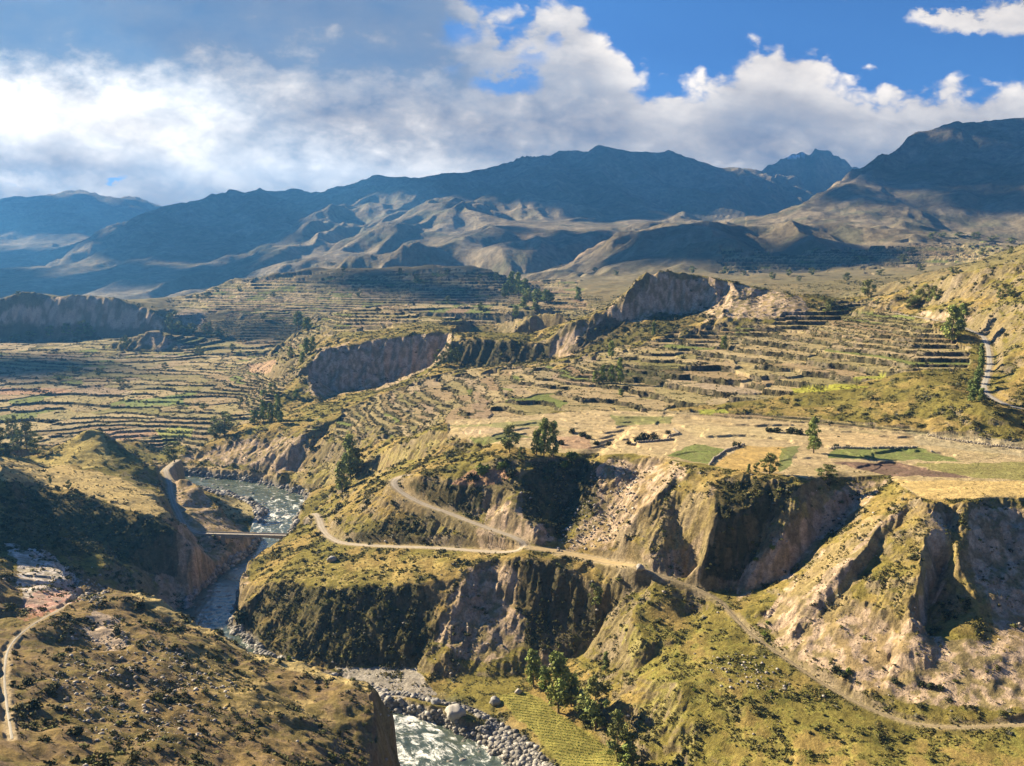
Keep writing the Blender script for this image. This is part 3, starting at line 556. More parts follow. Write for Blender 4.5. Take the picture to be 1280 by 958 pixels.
# bare slopes and cliffs
CL = [([(945, 700), (1010, 640), (1000, 625), (1060, 605), (1110, 600), (1060, 650), (985, 720), (920, 745)], 300, 440, .85), ([(945, 780), (990, 730), (1080, 650), (1130, 640), (1060, 740), (1130, 790), (1180, 800), (1290, 800), (1290, 890), (1130, 880), (1010, 830)], 260, 400, .95),
      ([(1160, 640), (1200, 640), (1190, 700), (1150, 790), (1130, 790), (1150, 700)], 280, 400, .9), ([(1215, 640), (1290, 635), (1290, 830), (1250, 800), (1205, 700)], 270, 400, .9), ([(800, 690), (830, 650), (870, 600), (890, 610), (870, 720), (830, 730)], 330, 450, .5),
      ([(740, 590), (760, 575), (850, 580), (855, 595), (800, 640), (760, 690), (700, 690), (740, 640)], 380, 470, .85), ([(595, 665), (610, 630), (660, 635), (690, 670), (670, 682), (630, 668)], 400, 460, .9), ([(590, 672), (640, 672), (650, 688), (600, 690)], 395, 450, .6),
      ([(540, 800), (565, 740), (590, 712), (625, 705), (650, 730), (660, 810), (600, 830)], 360, 430, .85), ([(670, 820), (700, 760), (720, 800), (690, 835)], 360, 420, .7),
      ([(730, 440), (690, 450), (700, 425), (790, 372), (810, 345), (910, 352), (1000, 370), (1010, 395), (900, 400), (850, 395), (760, 410)], 780, 930, .9), ([(380, 495), (400, 438), (500, 420), (560, 418), (560, 450), (500, 480), (450, 490)], 840, 980, .85),
      ([(-20, 400), (20, 385), (60, 375), (110, 372), (160, 380), (200, 395), (205, 418), (120, 420), (60, 420), (40, 405)], 1380, 1540, .9), ([(225, 385), (260, 390), (250, 412), (230, 410)], 1400, 1560, .7), ([(180, 412), (200, 415), (240, 436), (175, 436)], 1200, 1330, .7),
      ([(225, 575), (320, 545), (385, 545), (380, 590), (300, 584)], 680, 770, .8), ([(200, 570), (250, 600), (270, 640), (310, 660), (310, 730), (222, 770), (190, 750), (205, 690), (225, 660)], 420, 620, .75), ([(640, 295), (780, 290), (790, 300), (730, 335), (680, 330)], 2600, 3500, .4),
      ([(1150, 392), (1215, 394), (1210, 406), (1150, 398)], 600, 760, .9)]
bare = np.zeros(Z.shape, np.float32)
for p, y0, y1, k in CL:
    paint(CLIFF, p, y0, y1, k, 6, .35 + .65 * brk); bare = np.maximum(bare, poly(p, y0, y1, 6) * k)
GS = [[(1118, 598), (1140, 606), (1062, 692), (1000, 748), (984, 742), (1035, 682), (1082, 640)], [(1100, 660), (1126, 648), (1088, 720), (1042, 782), (1020, 772), (1064, 706)], [(1135, 640), (1160, 640), (1163, 700), (1140, 775), (1088, 772), (1110, 700)], [(1188, 636), (1214, 636), (1200, 710), (1240, 762), (1216, 792), (1176, 782), (1188, 700)], [(1012, 618), (1062, 592), (1056, 606), (1008, 648), (986, 662)], [(840, 600), (885, 590), (890, 640), (860, 690), (815, 690), (800, 690), (830, 640)]]
for p in GS:
    paint((.25, .20, .062), p, 260, 460, .7, 5, .35 + .65 * brk); bare = bare * (1 - .6 * poly(p, 260, 460, 5))
stri = ss(.0, .35, nB) * ss(.5, .9, slope); blend((.27, .215, .165), stri * .35 * (Yg < 1700))
# scrub on the shaded faces, its tone darkened to add to their shade
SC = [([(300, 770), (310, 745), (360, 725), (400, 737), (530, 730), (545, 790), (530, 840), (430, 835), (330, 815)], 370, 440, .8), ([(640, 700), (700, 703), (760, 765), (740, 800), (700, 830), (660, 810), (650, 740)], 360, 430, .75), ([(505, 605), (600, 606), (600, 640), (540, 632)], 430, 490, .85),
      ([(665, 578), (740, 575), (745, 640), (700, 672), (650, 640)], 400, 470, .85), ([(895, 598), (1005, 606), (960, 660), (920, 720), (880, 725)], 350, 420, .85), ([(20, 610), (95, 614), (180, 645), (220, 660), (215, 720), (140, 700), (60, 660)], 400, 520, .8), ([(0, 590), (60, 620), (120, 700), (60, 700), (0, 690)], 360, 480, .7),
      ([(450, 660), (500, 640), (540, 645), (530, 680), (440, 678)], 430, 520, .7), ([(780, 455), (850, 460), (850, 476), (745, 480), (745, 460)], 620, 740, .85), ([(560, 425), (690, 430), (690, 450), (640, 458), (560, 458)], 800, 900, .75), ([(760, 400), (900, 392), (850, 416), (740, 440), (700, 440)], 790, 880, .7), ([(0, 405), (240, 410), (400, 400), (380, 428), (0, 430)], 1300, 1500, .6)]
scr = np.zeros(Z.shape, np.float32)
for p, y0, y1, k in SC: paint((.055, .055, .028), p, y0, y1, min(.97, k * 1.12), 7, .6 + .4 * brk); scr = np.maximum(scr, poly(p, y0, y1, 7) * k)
# foreground hillside: red-brown earth with dry grass, sunlit crest painted in
paint((.185, .13, .082), [(-200, 1100), (-200, 680), (100, 725), (200, 750), (330, 815), (470, 855), (475, 1100)], 60, 400, .75, 3, .5 + .5 * brk); paint((.42, .32, .13), [(230, 800), (330, 850), (420, 900), (330, 900), (250, 860)], 180, 310, .6, 14, brk)
paint((.42, .335, .26), [(105, 790), (120, 760), (150, 775), (160, 805), (130, 815)], 240, 330, .8, 6); paint((.46, .36, .16), [(135, 722), (200, 748), (330, 810), (470, 848), (470, 866), (330, 828), (200, 766)], 255, 340, .85, 2)  # pale strip: sunlit edge of the near crest, painted in
paint((.58, .52, .47), [(5, 676), (60, 688), (88, 715), (108, 745), (70, 762), (40, 770), (22, 740), (25, 710)], 265, 405, .95, 5, .55 + .45 * brk); paint((.42, .20, .14), [(30, 748), (60, 738), (85, 738), (95, 750), (60, 765), (28, 776)], 255, 400, .75, 6, .4 + .6 * brk)
# dry flats; the cone hill's sunlit side put in as straw colour
paint((.47, .355, .155), [(-20, 568), (60, 583), (120, 588), (190, 615), (214, 648), (180, 645), (130, 628), (95, 613), (50, 606), (-20, 595)], 450, 590, .92, 4); paint((.40, .32, .115), [(40, 580), (85, 553), (105, 540), (116, 534), (126, 540), (137, 560), (142, 584), (90, 584)], 550, 625, .85, 3); bare = np.maximum(bare, poly([(-20, 568), (60, 576), (85, 553), (116, 534), (140, 560), (190, 612), (214, 648), (180, 645), (130, 628), (95, 613), (50, 606), (-20, 595)], 450, 625, 3) * .95); paint((.27, .21, .11), [(140, 582), (200, 600), (210, 620), (150, 600)], 480, 610, .5, 4, brk); paint((.40, .30, .17), [(190, 578), (340, 590), (340, 600), (200, 592)], 660, 780, .7, 4)
paint((.40, .33, .17), [(275, 615), (320, 630), (330, 645), (290, 650), (275, 635)], 580, 720, .8, 4); paint((.43, .34, .18), [(670, 686), (700, 686), (795, 705), (795, 712), (700, 698)], 380, 420, .9, 1); paint((.42, .33, .12), [(300, 740), (400, 700), (640, 690), (600, 700), (530, 725), (400, 732)], 395, 480, .55, 8, brk)
paint((.23, .215, .052), [(780, 780), (900, 790), (1000, 860), (1100, 910), (1290, 915), (1290, 1000), (850, 1000), (800, 900)], 220, 380, .55, 8, brk); paint((.31, .265, .09), [(330, 600), (480, 560), (600, 545), (560, 580), (430, 610)], 520, 720, .5, 6, brk)
# fields on the plateau
F = [((.43, .335, .19), [(560, 545), (560, 526), (760, 512), (1000, 528), (1290, 555), (1290, 622), (1150, 624), (1110, 594), (1010, 598), (885, 582), (790, 567), (700, 567)], .85), ((.15, .19, .05), [(833, 570), (868, 555), (906, 562), (886, 581)], .9), ((.46, .315, .11), [(888, 583), (930, 557), (984, 560), (974, 590), (930, 590)], .9), ((.13, .165, .05), [(976, 562), (1000, 557), (986, 585), (973, 591)], .85),
     ((.14, .18, .05), [(1034, 573), (1042, 561), (1150, 559), (1202, 577)], .9), ((.145, .095, .075), [(1038, 578), (1120, 578), (1218, 598), (1110, 594)], .95), ((.21, .205, .065), [(1140, 580), (1290, 578), (1290, 602), (1216, 598)], .85), ((.50, .365, .15), [(1118, 600), (1290, 602), (1290, 623), (1150, 623)], .95),
     ((.44, .33, .18), [(1012, 541), (1150, 546), (1130, 556), (1030, 559)], .9), ((.46, .37, .20), [(850, 531), (1000, 536), (990, 551), (870, 547)], .85), ((.35, .23, .15), [(695, 545), (735, 545), (740, 563), (700, 560)], .85), ((.47, .36, .20), [(742, 531), (850, 537), (830, 560), (742, 556)], .8), ((.16, .18, .06), [(762, 519), (842, 521), (836, 530), (772, 532)], .8),
     ((.13, .155, .05), [(585, 548), (640, 541), (665, 546), (600, 557)], .85), ((.46, .35, .22), [(575, 540), (620, 532), (642, 537), (595, 546)], .85), ((.20, .22, .08), [(555, 533), (682, 524), (690, 531), (640, 535)], .7), ((.37, .22, .14), [(562, 606), (600, 582), (650, 592), (618, 606)], .85), ((.34, .30, .20), [(1130, 540), (1290, 550), (1290, 572), (1150, 556)], .6),
     ((.36, .34, .06), [(930, 500), (970, 498), (1000, 503), (960, 508)], .0)]
for c_, p, k in F: paint(c_, p, 340, 640, k, 1.5, .86 + .14 * ss(-.3, .1, nC))
for c_, p in (((.33, .33, .05), [(985, 486), (1060, 480), (1085, 484), (1000, 492)]), ((.31, .32, .06), [(1060, 472), (1110, 468), (1100, 475)]), ((.28, .30, .06), [(870, 513), (905, 511), (910, 517), (875, 518)]), ((.20, .24, .08), [(150, 500), (230, 496), (230, 506), (160, 508)]), ((.32, .33, .10), [(190, 538), (240, 535), (240, 546), (200, 548)]), ((.38, .25, .16), [(130, 540), (190, 536), (200, 546), (140, 550)]), ((.40, .27, .17), [(310, 455), (345, 450), (340, 465), (315, 468)]), ((.40, .25, .15), [(0, 486), (60, 484), (100, 490), (0, 495)])):
    paint(c_, p, 500, 1200, .9, 2)
paint((.25, .225, .06), [(622, 868), (660, 864), (720, 905), (772, 942), (790, 990), (715, 990), (700, 958), (668, 916), (642, 896)], 280, 390, .95, 2)
# shingle, verges, snow
blend(GREY, shore * .95); blend((.28, .265, .24), shore * ss(.0, .3, nC) * .6); paint((.35, .32, .28), [(415, 835), (470, 834), (520, 838), (545, 868), (500, 872), (460, 868)], 340, 400, .9, 3)
blend((.36, .29, .19), verge * .8)
snow = poly([(985, 196), (1004, 189), (1016, 187), (1010, 192), (998, 196), (990, 200)], 6200, 7500, 2) | poly([(1062, 214), (1062, 205), (1098, 192), (1130, 196), (1110, 212)], 7300, 8100, 2)
blend((.82, .84, .88), snow.astype(np.float32))
C *= (1 + .22 * nC + .10 * nB)[..., None]; np.clip(C, .02, .85, out=C)
print('painted', round(time.time() - T0, 1))

# ------------------------------------------------------------------ materials
def mat(name):
    m = bpy.data.materials.new(name); m.use_nodes = True; N = NT(m.node_tree); b = N.n['Principled BSDF']
    b.inputs['Roughness'].default_value = .9; b.inputs['Specular IOR Level'].default_value = .15
    return m, N, b
def simple(name, col, var=.25, scale=2.0, rough=.9, bump=.3):
    m, N, b = mat(name); tc = N.node('ShaderNodeTexCoord'); n = N.noise(tc.outputs['Object'], scale, 5)
    lo = tuple(c * (1 - var) for c in col); hi = tuple(min(1, c * (1 + var)) for c in col)
    N.l.new(N.mix(n, lo, hi), b.inputs['Base Color']); b.inputs['Roughness'].default_value = rough
    if bump:
        bp = N.node('ShaderNodeBump'); bp.inputs['Strength'].default_value = bump; bp.inputs['Distance'].default_value = .3; N.l.new(n, bp.inputs['Height']); N.l.new(bp.outputs[0], b.inputs['Normal'])
    return m
def ground_mat(name, s1, s2, dist):
    m, N, b = mat(name); at = N.node('ShaderNodeAttribute', attribute_name='tint'); ge = N.node('ShaderNodeNewGeometry')
    n1 = N.noise(ge.outputs['Position'], s1, 8, .72); n2 = N.noise(ge.outputs['Position'], s2, 5, .6); n3 = N.noise(ge.outputs['Position'], s1 * 2.9, 5, .7)
    f = N.m('ADD', N.m('ADD', N.m('MULTIPLY', N.m('SUBTRACT', n1, .5), 2.1), N.m('MULTIPLY', N.m('SUBTRACT', n3, .5), 1.3)), 1.0); f = N.m('MULTIPLY', N.m('MINIMUM', N.m('MAXIMUM', f, .30), 1.75), N.m('ADD', N.m('MULTIPLY', n2, .8), .62))
    cc = N.node('ShaderNodeCombineXYZ')
    for i in range(3): N.l.new(f, cc.inputs[i])
    N.l.new(N.mix(1.0, at.outputs['Color'], cc.outputs[0], 'MULTIPLY'), b.inputs['Base Color'])
    bp = N.node('ShaderNodeBump'); bp.inputs['Strength'].default_value = .8; bp.inputs['Distance'].default_value = dist; N.l.new(n1, bp.inputs['Height']); N.l.new(bp.outputs[0], b.inputs['Normal'])
    b.inputs['Roughness'].default_value = 1; b.inputs['Specular IOR Level'].default_value = .05
    return m
M_GROUND = ground_mat('earth and dry grass', .55, .11, 1.2); M_HILL = ground_mat('far hillside', .02, .006, 25)

# ------------------------------------------------------------------ terrain meshes
def set_kind(o, label=None, cat=None, group=None, kind=None):
    for k, v in (('label', label), ('category', cat), ('group', group), ('kind', kind)):
        if v: o[k] = v
    return o
def sheet(name, r0, r1, mask=None, m=M_GROUND):
    nr = r1 - r0; idx = np.arange(nr * NC).reshape(nr, NC)
    q = np.stack([idx[:-1, :-1], idx[:-1, 1:], idx[1:, 1:], idx[1:, :-1]], -1).reshape(-1, 4)
    if mask is not None: q = q[mask[r0:r1 - 1, :-1].ravel()]
    used = np.zeros(nr * NC, bool); used[q.ravel()] = True; remap = np.cumsum(used) - 1; q = remap[q]
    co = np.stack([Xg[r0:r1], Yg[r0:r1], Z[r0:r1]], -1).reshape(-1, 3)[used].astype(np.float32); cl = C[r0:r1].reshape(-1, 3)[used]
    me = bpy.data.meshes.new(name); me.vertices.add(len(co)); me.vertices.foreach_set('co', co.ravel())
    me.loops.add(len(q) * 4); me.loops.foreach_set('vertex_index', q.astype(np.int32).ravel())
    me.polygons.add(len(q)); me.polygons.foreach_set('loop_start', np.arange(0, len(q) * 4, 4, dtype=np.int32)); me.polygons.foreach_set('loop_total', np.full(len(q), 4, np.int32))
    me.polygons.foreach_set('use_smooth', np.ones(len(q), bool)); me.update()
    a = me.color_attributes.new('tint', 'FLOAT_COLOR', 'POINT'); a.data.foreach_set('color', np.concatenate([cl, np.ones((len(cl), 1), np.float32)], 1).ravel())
    me.materials.append(m); o = bpy.data.objects.new(name, me); COL.objects.link(o); o['kind'] = 'structure'
    return o
RG = int(np.searchsorted(YR, 2300))
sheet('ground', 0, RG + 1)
yl = lambda u, p: np.interp(u, [a for a, b in p], [b for a, b in p])
U = UC[None, :] + 0 * Z
pu = lambda px: (px - 640) / FPX
right_m = (Yg > 2300) & (U > yl(UC, [(pu(930), pu(9999)), (pu(931), 0)])[None, :] * 0 + pu(935)) & (Yg < 5000)
peak_m = (Yg >= 6400) & (U > pu(870)) | (Yg >= 5000) & (U > pu(985))
left_m = (Yg >= 2300) & ~right_m & ~peak_m & (Yg > yl(UC, [(-1, 3200), (pu(-80), 3100), (pu(0), 3600), (pu(100), 5000), (pu(200), 6300), (pu(300), 7200), (pu(400), 12000), (1, 13000)])[None, :])
main_m = (Yg >= 0) & ~right_m & ~peak_m & ~left_m
for nm, mk in (('mountain', main_m), ('mountain', right_m), ('snowy_mountain', peak_m), ('mountain', left_m)):
    sheet(nm, RG, NR, mk, M_HILL)
print('sheets', round(time.time() - T0, 1))
# ------------------------------------------------------------------ helpers for objects
def mesh_obj(name, v, f, m, parent=None, smooth=False, tint=None):
    me = bpy.data.meshes.new(name)
    v = np.asarray(v, np.float32); f = [tuple(q) for q in f] if not isinstance(f, np.ndarray) else f
    if isinstance(f, np.ndarray):
        n, k = f.shape
        me.vertices.add(len(v)); me.vertices.foreach_set('co', v.ravel()); me.loops.add(n * k); me.loops.foreach_set('vertex_index', f.astype(np.int32).ravel())
        me.polygons.add(n); me.polygons.foreach_set('loop_start', np.arange(0, n * k, k, dtype=np.int32)); me.polygons.foreach_set('loop_total', np.full(n, k, np.int32))
    else: me.from_pydata([tuple(map(float, p)) for p in v], [], f)
    if smooth: me.polygons.foreach_set('use_smooth', np.ones(len(me.polygons), bool))
    me.update()
    if tint is not None:
        a = me.color_attributes.new('tint', 'FLOAT_COLOR', 'POINT'); t = np.asarray(tint, np.float32); a.data.foreach_set('color', np.concatenate([t, np.ones((len(t), 1), np.float32)], 1).ravel())
    me.materials.append(m); o = bpy.data.objects.new(name, me); COL.objects.link(o); o.parent = parent
    return o
def empty(name, loc, rz=0.0, scale=1.0):
    o = bpy.data.objects.new(name, None); COL.objects.link(o); o.location = loc; o.rotation_euler = (0, 0, rz); o.scale = (scale,) * 3; o.empty_display_size = .5
    return o
def copy_thing(root, loc, rz, scale):
    c = root.copy(); COL.objects.link(c); c.location = loc; c.rotation_euler = (0, 0, rz); c.scale = scale
    for ch in list(root.children):
        d = ch.copy(); COL.objects.link(d); d.parent = c
    return c
import bmesh
def ico(sub):
    bm = bmesh.new(); bmesh.ops.create_icosphere(bm, subdivisions=sub, radius=1.0)
    v = np.array([p.co[:] for p in bm.verts]); f = np.array([[q.index for q in p.verts] for p in bm.faces]); bm.free()
    return v, f
ICO1, ICO2, ICO3 = ico(1), ico(2), ico(3)
def lump(base, amt, seed, flat=1.0, low=None):
    v, f = base; r = np.random.default_rng(seed); k = r.random(3) * 20
    n = NZ[seed % 8](v[:, 0] * 1.1 + k[0], v[:, 1] * 1.1 + v[:, 2] * .7 + k[1]) + .5 * NZ[(seed + 1) % 8](v[:, 0] * 2.7 + k[2], v[:, 2] * 2.7 + v[:, 1] + k[0]) + .25 * r.standard_normal(len(v)) * .4
    o = v * (1 + amt * n)[:, None]; o[:, 2] *= flat
    if low is not None: o[:, 2] = np.maximum(o[:, 2], low)
    return o, f
def leafball(n, seed, size=.3, up=.0, flat=1.0):  # a clump of small leaf-like faces through a ball
    r = np.random.default_rng(seed); d = r.standard_normal((n, 3)); d /= np.linalg.norm(d, axis=1)[:, None]
    c = d * (r.random(n) ** .42)[:, None]; c[:, 2] = c[:, 2] * flat + up
    a = r.standard_normal((n, 3)); a /= np.linalg.norm(a, axis=1)[:, None]; b = np.cross(a, d + .3 * r.standard_normal((n, 3))); b /= np.linalg.norm(b, axis=1)[:, None] + 1e-6
    s = size * (.6 + .8 * r.random(n))[:, None]
    v = np.stack([c - a * s, c + b * s * .55, c + a * s, c - b * s * .55], 1).reshape(-1, 3)
    return v, np.arange(4 * n).reshape(n, 4)
def scatter(name, bases, pos, scl, m, tint=None, squash=None, tilt=0.0, seed=1):
    r = np.random.default_rng(seed); n = len(pos); which = r.integers(0, len(bases), n); V = []; Fc = []; T = []; off = 0
    ang = r.random(n) * 6.283
    for b, (v, f) in enumerate(bases):
        s = np.nonzero(which == b)[0]
        if len(s) == 0: continue
        c, si = np.cos(ang[s])[:, None], np.sin(ang[s])[:, None]; S3 = scl[s] if scl.ndim == 2 else np.repeat(scl[s][:, None], 3, 1)
        x = v[None, :, 0] * S3[:, :1]; y = v[None, :, 1] * S3[:, 1:2]; z = v[None, :, 2] * S3[:, 2:3]
        w = np.stack([x * c - y * si, x * si + y * c, z], -1) + pos[s][:, None, :]
        V.append(w.reshape(-1, 3)); Fc.append((f[None] + (np.arange(len(s)) * len(v))[:, None, None]).reshape(-1, f.shape[1]) + off); off += len(s) * len(v)
        if tint is not None: T.append(np.repeat(tint[s], len(v), 0))
    return mesh_obj(name, np.concatenate(V), np.concatenate(Fc), m, None, False, np.concatenate(T) if tint is not None else None)
def tint_mat(name, trans=0.0, lo=.6, hi=1.4, scale=1.5):
    m, N, b = mat(name); at = N.node('ShaderNodeAttribute', attribute_name='tint'); ge = N.node('ShaderNodeNewGeometry'); n = N.noise(ge.outputs['Position'], scale, 4)
    f = N.m('ADD', N.m('MULTIPLY', n, hi - lo), lo); cc = N.node('ShaderNodeCombineXYZ')
    for i in range(3): N.l.new(f, cc.inputs[i])
    N.l.new(N.mix(1.0, at.outputs['Color'], cc.outputs[0], 'MULTIPLY'), b.inputs['Base Color']); b.inputs['Roughness'].default_value = .85
    return m
def zat(x, y): return sample(Z, np.asarray(x, float), np.asarray(y, float))

# ------------------------------------------------------------------ river, roads, bridge
def water():
    p = riv; d = np.gradient(p[:, :2], axis=0); d /= np.linalg.norm(d, axis=1)[:, None]; nrm = np.stack([-d[:, 1], d[:, 0]], 1)
    sarr = np.concatenate([[0], np.cumsum(np.linalg.norm(np.diff(p[:, :2], axis=0), axis=1))]); ns = int(sarr[-1] / .8); S_ = np.linspace(0, sarr[-1], ns); T_ = np.linspace(-1, 1, 61)
    P = np.stack([np.interp(S_, sarr, p[:, k]) for k in range(4)], 1); Nn = np.stack([np.interp(S_, sarr, nrm[:, k]) for k in range(2)], 1)
    hwid = P[:, 3] + 6; x = P[:, :1] + Nn[:, :1] * T_[None] * hwid[:, None]; y = P[:, 1:2] + Nn[:, 1:2] * T_[None] * hwid[:, None]
    px, py = project(P[:, 0], P[:, 1], P[:, 2])
    rough = np.interp(py, [560, 604, 612, 640, 672, 690, 722, 738, 752, 790, 860, 890, 958, 1100], [.3, .5, .6, .85, .7, .2, .05, .1, .55, .7, .8, 1.05, .8, .5])
    n = fbm(x, y, 3.5, 4, 2); z = P[:, 2:3] + (.26 * n + .05 * fbm(x, y, 1.2, 2, 4)) * (.25 + rough[:, None])
    idx = np.arange(ns * 61).reshape(ns, 61); q = np.stack([idx[:-1, :-1], idx[:-1, 1:], idx[1:, 1:], idx[1:, :-1]], -1).reshape(-1, 4)
    fo = rough[:, None] + 0 * T_; flow = np.stack([S_[:, None] * .42 + 0 * T_, hwid[:, None] * T_[None] * .7, fo], -1)
    m, N, b = mat('river water'); at = N.node('ShaderNodeAttribute', attribute_name='tint'); sp = N.node('ShaderNodeSeparateXYZ'); N.l.new(at.outputs['Vector'], sp.inputs[0])
    v2 = N.node('ShaderNodeCombineXYZ'); N.l.new(sp.outputs[0], v2.inputs[0]); N.l.new(sp.outputs[1], v2.inputs[1])
    n1 = N.noise(v2.outputs[0], .24, 8, .66, 1.2); n2 = N.noise(v2.outputs[0], 1.5, 6, .62, .8)
    f = N.m('ADD', N.m('ADD', n1, N.m('MULTIPLY', n2, .42)), N.m('MULTIPLY', sp.outputs[2], .36)); foam = N.sm(f, 1.0, 1.17)
    deep = N.mix(N.sm(n1, .35, .65), (.055, .075, .06), (.12, .145, .11)); N.l.new(N.mix(foam, deep, (.80, .82, .80)), b.inputs['Base Color'])
    N.l.new(N.sm(foam, 0, 1, .12, .8), b.inputs['Roughness']); b.inputs['Specular IOR Level'].default_value = .5
    bp = N.node('ShaderNodeBump'); bp.inputs['Strength'].default_value = .3; bp.inputs['Distance'].default_value = .35; N.l.new(n2, bp.inputs['Height']); N.l.new(bp.outputs[0], b.inputs['Normal'])
    o = mesh_obj('river', np.stack([x, y, z], -1).reshape(-1, 3), q, m, None, True, flow.reshape(-1, 3)); o['kind'] = 'structure'
water()
M_RD = tint_mat('dusty gravel', 0, .75, 1.25, .7)
for (p, half), nm, m in zip(ROADS, ('road', 'road', 'road', 'path', 'road', 'path'), ((.36, .31, .24), (.36, .31, .24), (.42, .32, .17), (.27, .215, .13), (.37, .345, .30), (.30, .28, .245))):
    pp = dense([tuple(q) for q in p], 1.2); pp = smooth(pp, 4); d = np.gradient(pp[:, :2], axis=0); d /= np.linalg.norm(d, axis=1)[:, None] + 1e-9; nr_ = np.stack([-d[:, 1], d[:, 0]], 1)
    T_ = np.linspace(-1, 1, 9); k_ = np.arange(len(pp))
    el = 1 + .22 * NZ[2](k_ * .13, k_ * 0 + half) + .22 * NZ[3](k_ * .47, k_ * 0 + half); er = 1 + .22 * NZ[4](k_ * .13, k_ * 0 + half) + .22 * NZ[5](k_ * .47, k_ * 0 + half)
    off = T_[None] * half * np.where(T_[None] < 0, el[:, None], er[:, None]) * .92
    x = pp[:, :1] + nr_[:, :1] * off; y = pp[:, 1:2] + nr_[:, 1:2] * off; z = np.maximum(pp[:, 2:3] + 0 * T_, zat(x, y)) + .07 - .09 * np.abs(T_)[None] ** 3
    idx = np.arange(len(pp) * 9).reshape(-1, 9); q = np.stack([idx[:-1, :-1], idx[:-1, 1:], idx[1:, 1:], idx[1:, :-1]], -1).reshape(-1, 4)
    rut = 1 + np.array([-.22, -.05, .12, .02, -.12, .02, .12, -.05, -.22])[None] + .12 * NZ[1](k_ * .21, k_ * 0)[:, None] + .06 * rng.standard_normal((len(pp), 9))
    mesh_obj(nm, np.stack([x, y, z], -1).reshape(-1, 3), q, M_RD, None, True, (np.array(m)[None, None] * rut[..., None]).reshape(-1, 3))['kind'] = 'structure'
def box(v, f, x0, x1, y0, y1, z0, z1):
    k = len(v); v += [(x, y, z) for z in (z0, z1) for y in (y0, y1) for x in (x0, x1)]
    f += [tuple(k + i for i in q) for q in ((0, 2, 3, 1), (4, 5, 7, 6), (0, 1, 5, 4), (2, 6, 7, 3), (0, 4, 6, 2), (1, 3, 7, 5))]
def bridge():
    a = np.array(P3(244, 667, 517.5)); b = np.array(P3(372, 668, 512.5)); Ln = float(np.linalg.norm((b - a)[:2])); t = empty('bridge', tuple(a), math.atan2(b[1] - a[1], b[0] - a[0]))
    set_kind(t, 'grey concrete road bridge spanning the narrow gorge above the river', 'bridge')
    m = simple('weathered concrete', (.37, .33, .28), .25, .6, .9, .3); m2 = simple('stone masonry', (.33, .27, .21), .35, .9, .95, .6)
    v, f = [], []; box(v, f, -2, Ln + 1, -2.3, 2.3, -.45, .12); mesh_obj('deck', v, f, m, t)
    for s in (-1, 1):
        v, f = [], []; box(v, f, -1, Ln, s * 2.28 - .12, s * 2.28 + .12, .123, .75)
        for i in range(14): box(v, f, i * Ln / 14, i * Ln / 14 + .35, s * 2.28 - .2, s * 2.28 + .2, .124, .9)
        mesh_obj('parapet', v, f, m, t)
    for s in (-1, 1):                            # haunched girder under each edge
        v, f = [], []; n = 24
        for i in range(n + 1):
            x = Ln * (.30 + .62 * i / n); h = -.9 - 1.5 * abs(2 * i / n - 1) ** 2.2
            v += [(x, s * 1.6 - .25, -.453), (x, s * 1.6 + .25, -.453), (x, s * 1.6 + .25, h), (x, s * 1.6 - .25, h)]
        for i in range(n):
            k = 4 * i; f += [(k + j, k + (j + 1) % 4, k + 4 + (j + 1) % 4, k + 4 + j) for j in range(4)]
        f += [(0, 3, 2, 1), (4 * n, 4 * n + 1, 4 * n + 2, 4 * n + 3)]; mesh_obj('girder', v, f, m, t)
    for x, dep in ((Ln * .29, 11), (Ln * .93, 13)):
        v, f = [], []; box(v, f, x - 1.3, x + 1.3, -2.6, 2.6, -dep, -.456); v = [(p[0] + (p[0] - x) * .35 * (-p[2] / dep), p[1] * (1 + .15 * (-p[2] / dep)), p[2]) for p in v]; mesh_obj('abutment', v, f, m2, t)
bridge()

